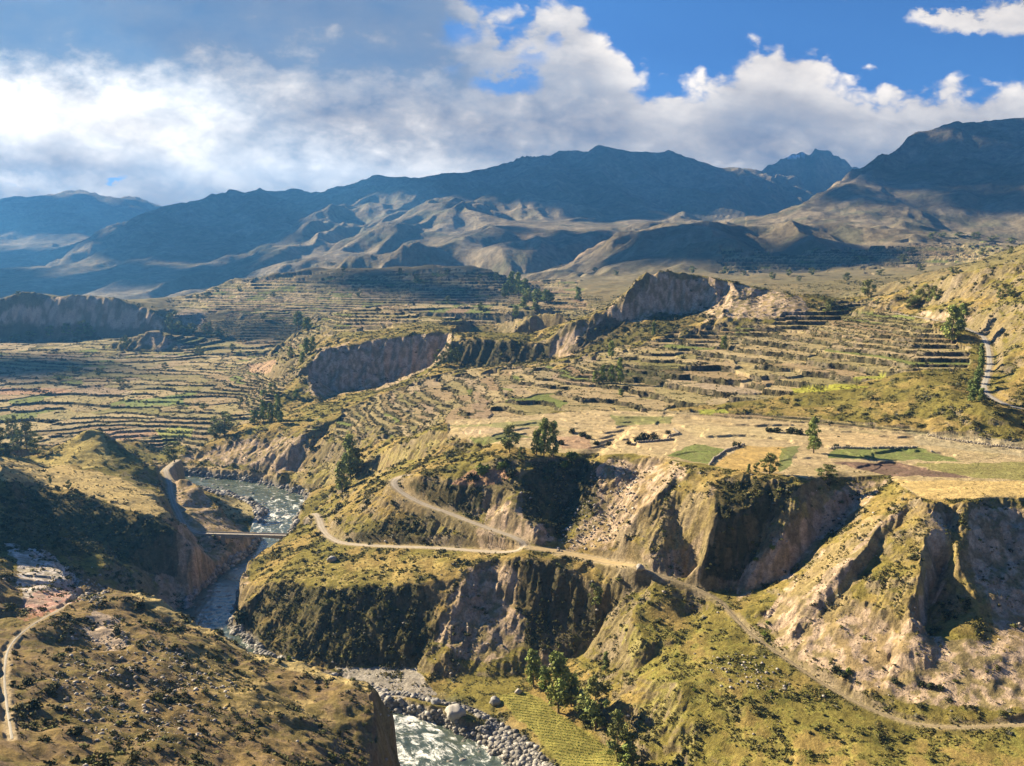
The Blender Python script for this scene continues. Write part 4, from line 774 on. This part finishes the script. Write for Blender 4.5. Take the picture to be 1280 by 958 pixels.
# ------------------------------------------------------------------ vegetation
hz = np.maximum.accumulate(Z / YR[:, None], 0); vis = (hz - Z / YR[:, None]) * FPX < 12
vis &= (np.abs(U) < .60)
M_LEAF = tint_mat('foliage'); M_BARK = simple('bark', (.16, .12, .085), .3, 6, .95, .4)
def tree_mesh(kind, seed):
    r = np.random.default_rng(seed); V, Fq, T, off = [], [], [], 0; limbs = []
    if kind == 'gum': n, prof = 34, lambda h: .20 * (1 - (h - .38) ** 2 * 1.5)
    elif kind == 'round': n, prof = 26, lambda h: .34 * math.sqrt(max(.05, 1 - ((h - .58) / .45) ** 2))
    else: n, prof = 26, lambda h: .16 * (1.15 - h)
    base = np.array({'gum': (.18, .24, .065), 'round': (.15, .19, .06), 'spire': (.125, .18, .055)}[kind])
    for i in range(n):
        h = .14 + .84 * (i + r.random() * .8) / n; R_ = prof(h); a = r.random() * 6.283; rad = R_ * math.sqrt(r.random()) * .95
        c = np.array((rad * math.cos(a), rad * math.sin(a), h)); s = (.055 + .055 * r.random()) * (1.25 if kind == 'round' else 1.0)
        v, f = leafball(62, seed * 91 + i, .33); V.append(v * s * np.array((1.1, 1.1, 1.0 if kind != 'round' else .8)) + c); Fq.append(f + off); off += len(v)
        T.append(np.repeat((base * (.6 + .9 * r.random()) * np.array((1 + .25 * r.random(), 1, 1)))[None], len(v), 0)); limbs.append(c)
    # trunk with limbs
    tv, tf = [], []
    def tube(p0, p1, r0, r1, n=6):
        k = len(tv); d = np.array(p1) - np.array(p0); d /= np.linalg.norm(d); u = np.cross(d, (0.3, .9, .1)); u /= np.linalg.norm(u); w = np.cross(d, u)
        for p, rr in ((p0, r0), (p1, r1)):
            for i in range(n): tv.append(tuple(np.array(p) + rr * (u * math.cos(6.283 * i / n) + w * math.sin(6.283 * i / n))))
        tf.extend((k + i, k + (i + 1) % n, k + n + (i + 1) % n, k + n + i) for i in range(n))
    pts_ = [(0, 0, -.08), (.008, .004, .22), (-.006, .010, .5), (.004, -.006, .85)]; rad = [.026, .020, .013, .004]
    for i in range(3): tube(pts_[i], pts_[i + 1], rad[i], rad[i + 1])
    for c in limbs[::3]:
        z0 = max(.12, c[2] - .12); tube((0.002, 0.004, z0), tuple(c), .008, .003, 4)
    return np.concatenate(V), np.concatenate(Fq), np.concatenate(T), tv, tf
PROTO = {}
def proto(kind, seed):
    V, Fq, T, tv, tf = tree_mesh(kind, seed); root = empty({'gum': 'eucalyptus_tree', 'round': 'broadleaf_tree', 'spire': 'conifer_tree'}[kind], (0, 0, 0))
    mesh_obj('crown', V, Fq, M_LEAF, root, False, T); mesh_obj('trunk', tv, tf, M_BARK, root, True); PROTO.setdefault(kind, []).append([root, False])
for k_, s_ in (('gum', 1), ('gum', 2), ('gum', 3), ('round', 4), ('round', 5), ('round', 6), ('spire', 7), ('spire', 8)): proto(k_, s_)
TN = 0; G1 = 'trees by the riverside field'
def tree(kind, px, py, hpx, wpx, label, group=None, y0=60):
    global TN
    x, y, z = hit(px, py, y0); z = float(zat(x, y)); TN += 1
    big_ = 1.25 if group == G1 else 1.0; H = hpx / FPX * y * 1.0 * big_; Wd = wpx / FPX * y * 1.0 * big_; wk = {'gum': .46, 'round': .72, 'spire': .36}[kind]
    lst = PROTO[kind]; ent = lst[TN % len(lst)]; sc_ = (Wd / wk, Wd / wk, H); rz = (TN * 2.4) % 6.28
    if not ent[1]:
        ent[1] = True; o = ent[0]; o.location = (x, y, z); o.rotation_euler = (0, 0, rz); o.scale = sc_
    else: o = copy_thing(ent[0], (x, y, z), rz, sc_)
    set_kind(o, label, 'tree', group)
    if not group and 'group' in o: del o['group']
G1 = 'trees by the riverside field'
for k_, a in (('gum', (667, 858, 40, 19, 'slender bright green tree standing first at the head of the planted field', G1)), ('gum', (682, 868, 30, 15, 'small green tree just behind the first slender one by the planted field', G1)), ('gum', (698, 892, 66, 28, 'tall green eucalyptus halfway along the planted field', G1)), ('gum', (714, 884, 36, 20, 'short tree tucked behind the tall eucalyptus halfway along the planted field', G1)),
        ('round', (744, 914, 60, 36, 'broad dark tree leaning over the middle of the planted field', G1)), ('round', (772, 952, 52, 36, 'rounded dark tree at the lower end of the planted field', G1)), ('gum', (784, 968, 36, 22, 'light green tree lowest of all beside the planted field', G1)), ('spire', (757, 842, 30, 11, 'thin solitary tree on the grass slope above the planted field', None)),
        ('round', (744, 762, 30, 20, 'bright green tree in the gully below the dusty road', None)), ('round', (730, 902, 30, 24, 'low dark tree between the two broad ones at the planted field', G1)),
        ('round', (637, 566, 36, 24, 'dark round-topped tree on the plateau edge above the road bend', None)), ('gum', (680, 572, 50, 18, 'tallest eucalyptus of the clump on the plateau rim', None)), ('gum', (691, 573, 46, 16, 'second eucalyptus of the clump on the plateau rim', None)), ('gum', (671, 570, 34, 14, 'shorter eucalyptus at the side of the clump on the plateau rim', None)), ('round', (652, 576, 18, 13, 'small dark tree below the eucalyptus clump on the rim', None)),
        ('gum', (1017, 567, 46, 19, 'lone tall tree in the middle of the plateau fields', None)), ('round', (962, 594, 28, 24, 'dark spreading tree on the brink of the ribbed cliff', None)), ('round', (946, 593, 15, 10, 'small tree beside the spreading one on the brink', None)), ('spire', (936, 592, 12, 6, 'thin sapling at the end of the row on the brink', None)), ('round', (1035, 600, 20, 26, 'bushy dark tree in the notch of the ribbed cliff', None)),
        ('gum', (438, 600, 58, 26, 'tall dark eucalyptus on the slope above the river bend', 'trees above the river bend')), ('gum', (428, 616, 40, 20, 'dark tree below the tall eucalyptus above the river bend', 'trees above the river bend')), ('round', (446, 594, 34, 20, 'leafy tree pressed against the tall eucalyptus above the river bend', 'trees above the river bend')),
        ('round', (218, 578, 26, 26, 'round tree at the end of the river terrace cliff', None)), ('round', (281, 545, 30, 32, 'broad dark tree among terraces above the river cliff', None)), ('round', (268, 548, 18, 18, 'small tree next to the broad one above the river cliff', None)),
        ('gum', (1190, 430, 48, 24, 'leafy eucalyptus standing below the pale road cut', None)), ('gum', (1201, 412, 32, 16, 'tree growing in front of the pale road cut', None)), ('round', (1085, 372, 22, 18, 'pale green tree on the skyline ridge beside the terraces', None)), ('round', (1032, 394, 20, 18, 'grey green tree at the end of the long bluff', None)),
        ('gum', (764, 448, 22, 9, 'slim tree on top of the dark hump in the terraces', None)), ('gum', (905, 438, 18, 9, 'small tree alone among the upper terraces', None)), ('spire', (817, 421, 18, 7, 'slim tree at the foot of the long bluff', None)),
        ('spire', (63, 605, 10, 5, 'tiny tree at the corner of the dry golden terrace', None)), ('round', (86, 613, 13, 8, 'small dark tree on the rim of the dry golden terrace', None)), ('round', (340, 494, 14, 14, 'round tree at the mouth of the shaded side valley', None)), ('round', (250, 446, 14, 14, 'dark tree at the tail of the small terraced knoll', None)), ('round', (157, 437, 18, 12, 'dark tree in front of the small terraced knoll', None))):
    tree(k_, *a)
def grove(label, group, kind, lst):
    for i, (px, py, h, w) in enumerate(lst): tree(kind, px + (i * 37 % 7 - 3) * .45, py, h * (.8 + .4 * (i * 53 % 10) / 9), w, label, group)
grove('dark tree in the grove behind the grassy cone hill', 'trees behind the cone hill', 'round', [(2, 562, 34, 22), (17, 558, 40, 18), (33, 562, 34, 22), (46, 570, 20, 20), (24, 566, 22, 20), (8, 570, 16, 18), (-8, 566, 30, 24)])
grove('slim tree on the terrace lip above the river cliff', 'trees on the lip above the river cliff', 'gum', [(320, 530, 22, 14), (330, 528, 30, 12), (338, 529, 24, 9), (346, 528, 30, 11), (352, 530, 18, 10)])
grove('dark tree where the long bluff meets the lower one', 'trees between the two bluffs', 'round', [(553, 458, 26, 14), (562, 457, 30, 14), (570, 457, 22, 13), (545, 460, 14, 12)])
grove('tree growing under the dark hump in the terraces', 'trees under the dark hump', 'gum', [(746, 480, 20, 10), (754, 479, 24, 10), (764, 480, 22, 10), (774, 481, 28, 11), (777, 495, 10, 8)])
grove('roadside tree in the dark row beside the hill road', 'trees lining the hill road', 'spire', [(1228, 446, 20, 10), (1227, 455, 18, 10), (1226, 464, 20, 10), (1224, 472, 20, 11), (1222, 480, 20, 11), (1220, 488, 22, 12), (1218, 496, 22, 12), (1216, 503, 22, 13), (1213, 492, 18, 10), (1226, 503, 16, 11)])
grove('tree in the hollow under the right hillside crest', 'trees under the hillside crest', 'round', [(1142, 384, 18, 14), (1150, 382, 22, 16), (1160, 380, 22, 16), (1168, 378, 16, 14), (1136, 387, 14, 12), (1250, 375, 12, 12), (1262, 372, 12, 12), (1268, 372, 10, 10)])
grove('dark tree at the foot of the shaded far cliff', 'trees under the far cliff', 'round', [(84, 420, 18, 14), (105, 421, 20, 15), (112, 423, 14, 12), (62, 424, 12, 12), (40, 427, 10, 14), (20, 428, 10, 14), (215, 415, 22, 16), (225, 418, 18, 16), (240, 418, 14, 16), (260, 420, 14, 16), (95, 422, 12, 12), (275, 422, 12, 14)])
grove('tree on the slope beside the lower bluff', 'trees beside the lower bluff', 'gum', [(365, 448, 18, 8), (378, 455, 16, 9), (383, 444, 20, 10), (390, 440, 16, 9), (374, 410, 22, 14), (384, 414, 16, 12), (370, 500, 12, 10), (331, 496, 10, 10)])
grove('dark tree in the shaded hollow behind the long bluff', 'trees in the hollow behind the bluff', 'gum', [(633, 374, 22, 11), (640, 370, 32, 13), (648, 371, 28, 12), (655, 373, 20, 12), (662, 377, 18, 16), (672, 380, 18, 16), (682, 379, 14, 12), (690, 378, 14, 10), (645, 398, 16, 9), (722, 377, 16, 9), (668, 390, 12, 12), (655, 385, 14, 12)])
grove('small far tree on the terraced bench below the mountains', 'trees on the far bench', 'round', [(470 + i * 23 % 700, 340 + (i * 37) % 40, 6 + i % 4, 6 + i % 5) for i in range(0)] + [(745, 340, 7, 8), (770, 345, 7, 8), (865, 342, 9, 9), (905, 343, 8, 8), (930, 345, 7, 8), (965, 350, 9, 10), (985, 346, 8, 9), (1000, 352, 8, 8), (1015, 345, 10, 9), (1058, 352, 10, 10), (1100, 345, 10, 12), (1130, 330, 12, 14), (1140, 318, 8, 14), (1165, 300, 8, 12), (1180, 297, 7, 12), (1200, 298, 7, 14), (1220, 300, 8, 14), (1240, 302, 8, 14), (1265, 305, 8, 12), (1150, 340, 9, 12), (1190, 342, 10, 12), (1230, 322, 10, 12), (1262, 318, 10, 10)])
grove('small far tree on the hazy terraced hills', 'trees on the hazy hills', 'round', [(300, 365, 7, 7), (260, 372, 7, 8), (245, 374, 6, 8), (270, 366, 6, 8), (430, 340, 8, 7), (500, 345, 8, 7), (520, 352, 8, 8), (560, 345, 8, 7), (600, 352, 9, 8), (620, 352, 10, 8), (340, 372, 8, 8), (450, 372, 7, 8), (560, 380, 8, 9), (600, 388, 8, 9), (25, 371, 8, 8), (330, 400, 8, 9), (290, 440, 9, 9), (205, 462, 10, 11), (125, 470, 10, 12), (150, 480, 8, 14), (90, 466, 10, 20), (75, 476, 8, 16), (255, 512, 8, 12), (300, 505, 8, 9)])

for kind in PROTO:
    for root, used in PROTO[kind]:
        if not used:
            for ch in list(root.children): bpy.data.objects.remove(ch)
            bpy.data.objects.remove(root)
# shrubs one can pick out
M_SHRUB = tint_mat('shrub leaves')
def shrub_mesh(seed, col):
    V, Fq, T, off = [], [], [], 0; r = np.random.default_rng(seed)
    for i in range(7):
        a = r.random() * 6.283; d = .55 * math.sqrt(r.random()); v, f = leafball(34, seed * 31 + i, .34)
        V.append(v * (.42 + .2 * r.random()) + np.array((d * math.cos(a), d * math.sin(a), .28 + .4 * r.random()))); Fq.append(f + off); off += len(v); T.append(np.repeat((np.array(col) * (.65 + .7 * r.random()))[None], len(v), 0))
    return np.concatenate(V), np.concatenate(Fq), np.concatenate(T)
SHR = {}
SHCOL = {'dark': (.04, .048, .022), 'bright': (.13, .17, .03), 'olive': (.10, .105, .04), 'grey': (.14, .15, .115)}
SN = 0
def shrub(tone, x, y, w, label, group):
    global SN; SN += 1
    key = (tone, SN % 3)
    if key not in SHR:
        v, f, t = shrub_mesh(SN * 7 + 3, SHCOL[tone]); o = mesh_obj('shrub', v, f, M_SHRUB, None, False, t); SHR[key] = o
    else: o = SHR[key].copy(); COL.objects.link(o)
    o.location = (x, y, float(zat(x, y)) - .08 * w); o.rotation_euler = (0, 0, SN * 1.7); s = w / 1.5; o.scale = (s, s * (.85 + .3 * ((SN * .37) % 1)), s * (.8 + .3 * ((SN * .61) % 1)))
    set_kind(o, label, 'shrub', group)
def shrubs_at(tone, lst, label, group):
    for px, py, w in lst:
        x, y, z = hit(px, py); shrub(tone, x, y, w / FPX * y, label, group)
for tone, px, py, w, lab in (('bright', 605, 592, 18, 'bright green bush above the red earth plot'), ('bright', 628, 584, 14, 'yellow green bush under the dark round-topped tree'), ('dark', 641, 596, 16, 'dark low bush beside the red earth plot'), ('dark', 588, 600, 15, 'dark bush on the front edge of the red earth plot'), ('bright', 716, 574, 17, 'vivid green bush hanging on the plateau rim'), ('bright', 706, 584, 12, 'vivid green bush just under the plateau rim'),
        ('dark', 98, 918, 18, 'large dark bush near the lower end of the pale footpath'), ('dark', 45, 885, 18, 'dark bush pressed against the pale footpath'), ('dark', 33, 858, 16, 'dark bush above the bend of the pale footpath'), ('dark', 350, 829, 8, 'green bush on the brink of the near crest'), ('bright', 361, 826, 9, 'light green bush on the brink of the near crest'), ('dark', 174, 759, 15, 'dark bush high on the near hillside'), ('dark', 305, 778, 24, 'dark bush on the shoulder of the promontory')):
    shrubs_at(tone, [(px, py, w)], lab, None)
shrubs_at('dark', [(715, 541, 9), (728, 545, 11), (735, 549, 8), (745, 556, 9), (762, 557, 8), (785, 556, 9), (797, 552, 12), (806, 550, 14), (816, 549, 13), (822, 551, 9), (835, 543, 8), (693, 552, 12), (702, 556, 9)], 'dark bush on the tan field behind the plateau rim', 'bushes on the tan field')
shrubs_at('dark', [(960, 540, 10), (972, 541, 13), (988, 542, 12), (998, 543, 13), (920, 559, 10), (1045, 560, 8), (1060, 560, 7)], 'rounded bush along the field boundary near the lone tall tree', 'bushes near the lone tall tree')
shrubs_at('bright', [(966, 690, 8), (945, 700, 7), (1062, 842, 9), (955, 795, 8), (960, 780, 7)], 'small green bush on the bare ribs by the footpath', 'green bushes on the bare ribs'); shrubs_at('dark', [(1046, 842, 14), (1055, 846, 12), (1120, 855, 12), (1152, 858, 11), (1165, 860, 12), (1175, 862, 9)], 'dark bush at the foot of the bare cliff by the footpath', 'dark bushes by the footpath')
r_ = np.random.default_rng(77)
def shrub_field(tones, wts, mask, n, lo, hi, label, group):
    w = (mask * vis).ravel().astype(float); c = np.cumsum(w)
    if c[-1] <= 0: return
    for q in np.minimum(np.searchsorted(c, r_.random(n) * c[-1]), len(w) - 1): shrub(str(r_.choice(tones, p=wts)), float(Xg.ravel()[q]), float(Yg.ravel()[q]), lo + (hi - lo) * r_.random() ** 1.6, label, group)
shrub_field(['dark', 'olive', 'grey'], [.6, .3, .1], poly([(-20, 1000), (-20, 800), (100, 770), (200, 780), (330, 830), (460, 870), (462, 1000)], 140, 330, 4), 85, .7, 2.3, 'shrub on the shaded brown hillside in the foreground', 'shrubs on the near hillside')
shrub_field(['dark', 'olive'], [.75, .25], poly([(0, 595), (60, 608), (200, 655), (218, 690), (150, 700), (60, 680), (0, 660)], 380, 530, 4), 45, 1.2, 2.8, 'dark shrub on the steep bank below the dry golden terrace', 'shrubs below the golden terrace')
shrub_field(['dark', 'olive', 'bright'], [.5, .35, .15], poly([(320, 700), (390, 660), (440, 690), (620, 700), (520, 725), (330, 740)], 390, 500, 4), 34, 1.0, 2.4, 'low shrub on the grassy top of the promontory', 'shrubs on the promontory')
shrub_field(['dark', 'olive', 'bright'], [.45, .35, .2], poly([(780, 730), (880, 750), (940, 810), (1000, 870), (1280, 920), (1280, 955), (800, 955), (770, 840)], 240, 400, 4), 55, .8, 2.0, 'low shrub on the sunny grass slope below the footpath', 'shrubs on the grass slope')
shrub_field(['dark', 'olive'], [.5, .5], poly([(330, 600), (480, 575), (600, 550), (600, 590), (470, 600), (430, 620), (340, 612)], 460, 720, 4), 30, 1.4, 3.2, 'shrub on the lit slope between plateau and river bend', 'shrubs above the river bend')

# tussocks and low scrub: far too many to count
def pick(weight, n, seed):
    w = weight.ravel(); c = np.cumsum(w); r = np.random.default_rng(seed); i = np.searchsorted(c, r.random(n) * c[-1]); i = np.minimum(i, len(w) - 1)
    x = Xg.ravel()[i]; y = Yg.ravel()[i]; x = x + r.uniform(-.5, .5, n) * y * .0012; y = y + r.uniform(-.3, .3, n)
    return x, y, zat(x, y), i
fieldm = poly([(622, 868), (660, 864), (720, 905), (772, 942), (790, 990), (715, 990), (700, 958), (668, 916), (642, 896)], 280, 390, 2)
veg = vis * (1 - fieldm) * (1 - terr * .85) * (1 - np.where(calm, .985, 0)) * (1 - verge) * (1 - np.clip(shore * 1.2, 0, 1)) * (1 - .85 * bare) * ss(-.35, .3, nC + .5 * nB) * (1 - ss(1.3, 1.9, slope)) * ((Yg > 140) & (Yg < 1500)) * (1 - kkf)
TB = [lump(ICO1, .75, 11 + k, .75, -.3) for k in range(5)]
def tuft(n, seed, size):                         # a loose clump of blades and twigs
    v, f = leafball(n, seed, size, .25, .75); v[:, 2] = np.maximum(v[:, 2] * 1.1, -.15); return v, f
TG = [tuft(11, 301 + k, .62) for k in range(6)]; TS = [tuft(30, 401 + k, .40) for k in range(6)]
def tussocks(name, weight, n, seed, lo, hi, cols, wts, base=TG):
    x, y, z, i = pick(weight, n, seed); r = np.random.default_rng(seed + 50); s = (lo + (hi - lo) * r.random(n) ** 2) * np.clip(y / 430, .75, 2.6) ** .7
    c = np.array(cols)[r.choice(len(cols), n, p=wts)] * (.7 + .6 * r.random(n))[:, None]
    sc3 = np.stack([s * (.8 + .5 * r.random(n)), s * (.8 + .5 * r.random(n)), s * (.6 + .5 * r.random(n))], 1)
    scatter(name, base, np.stack([x, y, z + .05], 1), sc3, M_LEAF, c, seed=seed)['kind'] = 'stuff'
sunny = ss(380, 560, PX) ; fgm = poly([(-60, 1100), (-60, 590), (100, 600), (220, 660), (220, 750), (330, 812), (474, 850), (474, 1100)], 100, 520)
clump = ss(.02, .42, nB + .6 * nC)
tussocks('tussock_grass', veg * np.where(fgm, .35, 1) * (.25 + clump), 80000, 5, .22, .62, [(.15, .14, .04), (.22, .19, .055), (.32, .255, .095), (.09, .09, .03)], [.38, .34, .23, .05])
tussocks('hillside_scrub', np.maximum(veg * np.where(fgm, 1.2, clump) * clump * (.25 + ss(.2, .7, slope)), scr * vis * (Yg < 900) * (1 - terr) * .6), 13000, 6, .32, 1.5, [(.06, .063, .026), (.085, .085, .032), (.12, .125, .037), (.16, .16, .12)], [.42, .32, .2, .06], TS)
tussocks('terrace_wall_scrub', riser * vis * (Yg < 1500) * (Yg > 480) * (th > 1.2), 17000, 8, .30, .75, [(.055, .055, .026), (.08, .075, .034), (.13, .12, .05)], [.5, .32, .18], TS)
def crop_rows():                                 # rows of young plants in the riverside field
    m = poly([(626, 869), (659, 866), (718, 906), (768, 941), (784, 988), (717, 988), (703, 958), (672, 916), (646, 897)], 280, 390, 0); x0, x1 = Xg[m].min(), Xg[m].max(); y0, y1 = Yg[m].min(), Yg[m].max(); P_ = []
    for yy in np.arange(y0 - 30, y1 + 30, 1.9):
        xs = np.arange(x0, x1, .55); P_.append(np.stack([xs, yy - .35 * (xs - x0)], 1))
    P_ = np.concatenate(P_); ok = sample(m.astype(float), P_[:, 0], P_[:, 1]) > .6; P_ = P_[ok] + rng.normal(0, .17, (ok.sum(), 2)); n = len(P_); z = zat(P_[:, 0], P_[:, 1])
    scatter('field_crop', TB, np.stack([P_[:, 0], P_[:, 1], z + .05], 1), .15 + .13 * rng.random(n), M_LEAF, np.array((.13, .165, .035))[None] * (.7 + .6 * rng.random(n))[:, None], seed=3)['kind'] = 'stuff'
crop_rows()
# stones: river cobbles, loose rock on the slopes
M_STONE = tint_mat('weathered stone', 0, .7, 1.3, 1.2)
RB = [lump(ICO1, .5, 31 + k, .7) for k in range(4)]
def stones(name, weight, n, seed, lo, hi, col):
    x, y, z, i = pick(weight, n, seed); r = np.random.default_rng(seed + 9); s = (lo + (hi - lo) * r.random(n) ** 3) * np.clip(y / 400, .7, 2) ** .6
    c = np.array(col)[None] * (.40 + 1.0 * r.random(n) ** 1.5)[:, None]; scatter(name, RB, np.stack([x, y, z + s * .2], 1), s * 1.0, M_STONE, c, seed=seed)['kind'] = 'stuff'
nearriv = np.zeros(Z.shape, np.float32); nearriv[rv0:rv1] = (D < hw + 3 + 9 * ss(390, 350, ry) + 5 * ss(560, 620, ry)) * (Z[rv0:rv1] < wl + 3.5) * ((Z[rv0:rv1] > wl - 1.0) + .10 * (Z[rv0:rv1] > wl - 2.2))
stones('river_cobbles', nearriv * vis * (Yg < 760), 11000, 21, .22, 1.8, (.30, .285, .265))
stones('loose_rock', vis * (poly([(90, 790), (200, 800), (300, 850), (260, 930), (120, 930), (60, 860)], 150, 320) * 1.0 + poly([(740, 590), (800, 590), (790, 660), (740, 690), (690, 690), (720, 640)], 380, 470) * 1.6 + poly([(880, 820), (960, 820), (1000, 870), (900, 860)], 280, 380) * .8 + poly([(90, 715), (140, 735), (120, 760), (80, 740)], 250, 400) * 2 + .03 * (Yg < 450) * (Yg > 140) * (slope > .3)), 2600, 23, .22, .95, (.36, .33, .29))
def boulder(px, py, wpx, label, col=(.40, .38, .35), seed=1, y0=250):
    x, y, z = hit(px, py, y0); w = wpx / FPX * y / 2; v, f = lump(ICO3, .28, seed, .82); v = v * w + 0
    o = mesh_obj('boulder', v, f, simple('boulder stone', col, .22, 1.2, .9, .4), None, True); o.location = (x, y, float(zat(x, y)) + w * .42); set_kind(o, label, 'boulder', 'boulders by the river')
boulder(569, 897, 27, 'large rounded pale grey boulder at the edge of the rapids', seed=3)
boulder(545, 880, 12, 'grey boulder upstream of the large pale one', (.30, .30, .30), 4); boulder(619, 880, 15, 'flat grey boulder beside the end of the planted field', (.31, .30, .28), 5); boulder(648, 867, 9, 'small pale boulder at the top of the planted field', (.42, .38, .33), 6)
boulder(691, 836, 11, 'pale boulder among the trees at the foot of the cliff', (.42, .37, .33), 7); boulder(415, 702, 12, 'grey boulder perched on the grassy nose of the promontory', (.32, .31, .30), 8, 300)
boulder(800, 712, 11, 'grey boulder where the dusty road ends at the track', (.33, .31, .29), 9, 300)
# field walls of piled stone
def wall(line, label):
    p = dense([hit(a, b, 300) for a, b in line], .8); n = len(p); r = np.random.default_rng(n); V, Fc, off = [], [], 0
    for i in range(n):
        for k in range(2):
            v, f = lump(ICO1, .4, int(r.integers(1, 60)), .75); s = .42 + .25 * r.random(); q = p[i] + r.normal(0, .16, 3); V.append(v * s + np.array((q[0], q[1], float(zat(q[0], q[1])) + .25 + .55 * k))); Fc.append(f + off); off += len(v)
    set_kind(mesh_obj('field_wall', np.concatenate(V), np.concatenate(Fc), simple('piled stone', (.33, .29, .23), .35, .8, .95, .5)), label, 'wall', 'dry stone field walls')
wall([(887, 582), (893, 574), (906, 565), (930, 557)], 'dry stone wall between the small green field and the golden one'); wall([(1036, 562), (1090, 561.5), (1146, 560.5)], 'long low stone wall along the far side of the green field')
wall([(790, 557), (812, 553), (838, 550)], 'dark stone wall under the bushes on the tan field'); wall([(834, 549), (849, 543), (842, 538)], 'short hooked stone wall at the corner of the tan field'); wall([(1160, 546), (1195, 552), (1240, 558), (1285, 563)], 'pale stone wall at the foot of the hillside on the plateau')
# clouds high to the west, above the picture: they shade parts of the mountains
def clouds():
    groups = []
    tg = [(230, 262, 5400, 420), (320, 258, 5400, 480), (420, 252, 5400, 420), (310, 300, 4600, 420), (245, 318, 4000, 300), (200, 300, 4700, 300), (540, 236, 5300, 330), (620, 222, 5400, 380), (700, 212, 5500, 450), (800, 212, 5500, 480), (890, 232, 5500, 420), (760, 245, 5000, 380), (860, 262, 4700, 380), (950, 250, 5300, 480), (720, 266, 4300, 260), (790, 270, 4200, 240),
          (1010, 212, 6800, 400), (790, 312, 2250, 110), (880, 312, 2200, 130), (960, 312, 2180, 130), (1050, 312, 2150, 120), (60, 285, 7400, 620), (160, 285, 7400, 560), (20, 330, 5200, 450), (60, 462, 1130, 75), (-10, 455, 1150, 80), (270, 342, 3300, 230), (185, 352, 3300, 230), (330, 312, 3900, 200), (20, 362, 3100, 150), (-60, 340, 3600, 260), (130, 290, 4900, 260), (700, 315, 2900, 130), (760, 305, 3000, 120), (655, 296, 3300, 70), (450, 350, 1800, 80), (570, 365, 1600, 75), (620, 345, 1800, 55), (520, 400, 1250, 50), (330, 400, 1450, 50), (1140, 222, 3450, 150), (1075, 250, 3200, 100), (1285, 225, 3350, 190), (1300, 180, 3700, 160), (1262, 262, 3000, 130), (1110, 200, 3640, 70)]
    m = simple('cloud', (.8, .8, .82), .05, .002, 1, 0)
    V, Fc, off = [], [], 0
    for i, (px, py, y, rr) in enumerate(tg):
        p = np.array(P3(px, py, y)); t = (5200 - p[2]) / sd.z; c = p + np.array(sd) * t
        for k in range(3):
            v, f = lump(ICO3, .55, i * 3 + k + 1, .34); a = rng.random(3) - .5
            V.append(v * rr * (.75 + .4 * rng.random()) * np.array((1.15, 1.0, 1)) + c + a * np.array((rr, rr, rr * .3))); Fc.append(f + off); off += len(v)
    mesh_obj('cloud', np.concatenate(V), np.concatenate(Fc), m, None, True)['kind'] = 'stuff'
clouds()
# ------------------------------------------------------------------ the air
def haze():
    x0, x1, y0, y1, z0, z1 = -12500, 12500, -400, 10000, float(Z.min()) - 8, float(Z.max()) + 30
    z0 = min(z0, -230)
    me = bpy.data.meshes.new('haze'); v = [(x, y, z) for z in (z0, z1) for y in (y0, y1) for x in (x0, x1)]
    me.from_pydata(v, [], [(0, 2, 3, 1), (4, 5, 7, 6), (0, 1, 5, 4), (2, 6, 7, 3), (0, 4, 6, 2), (1, 3, 7, 5)]); o = bpy.data.objects.new('haze', me); COL.objects.link(o); o['kind'] = 'stuff'
    m = bpy.data.materials.new('air'); m.use_nodes = True; n = m.node_tree.nodes; n.clear(); out = n.new('ShaderNodeOutputMaterial'); vol = n.new('ShaderNodeVolumePrincipled')
    vol.inputs['Color'].default_value = (.12, .42, 1, 1); vol.inputs['Density'].default_value = 6.8e-5; vol.inputs['Anisotropy'].default_value = .35
    m.node_tree.links.new(vol.outputs[0], out.inputs['Volume']); me.materials.append(m)
haze()
print('done', round(time.time() - T0, 1))
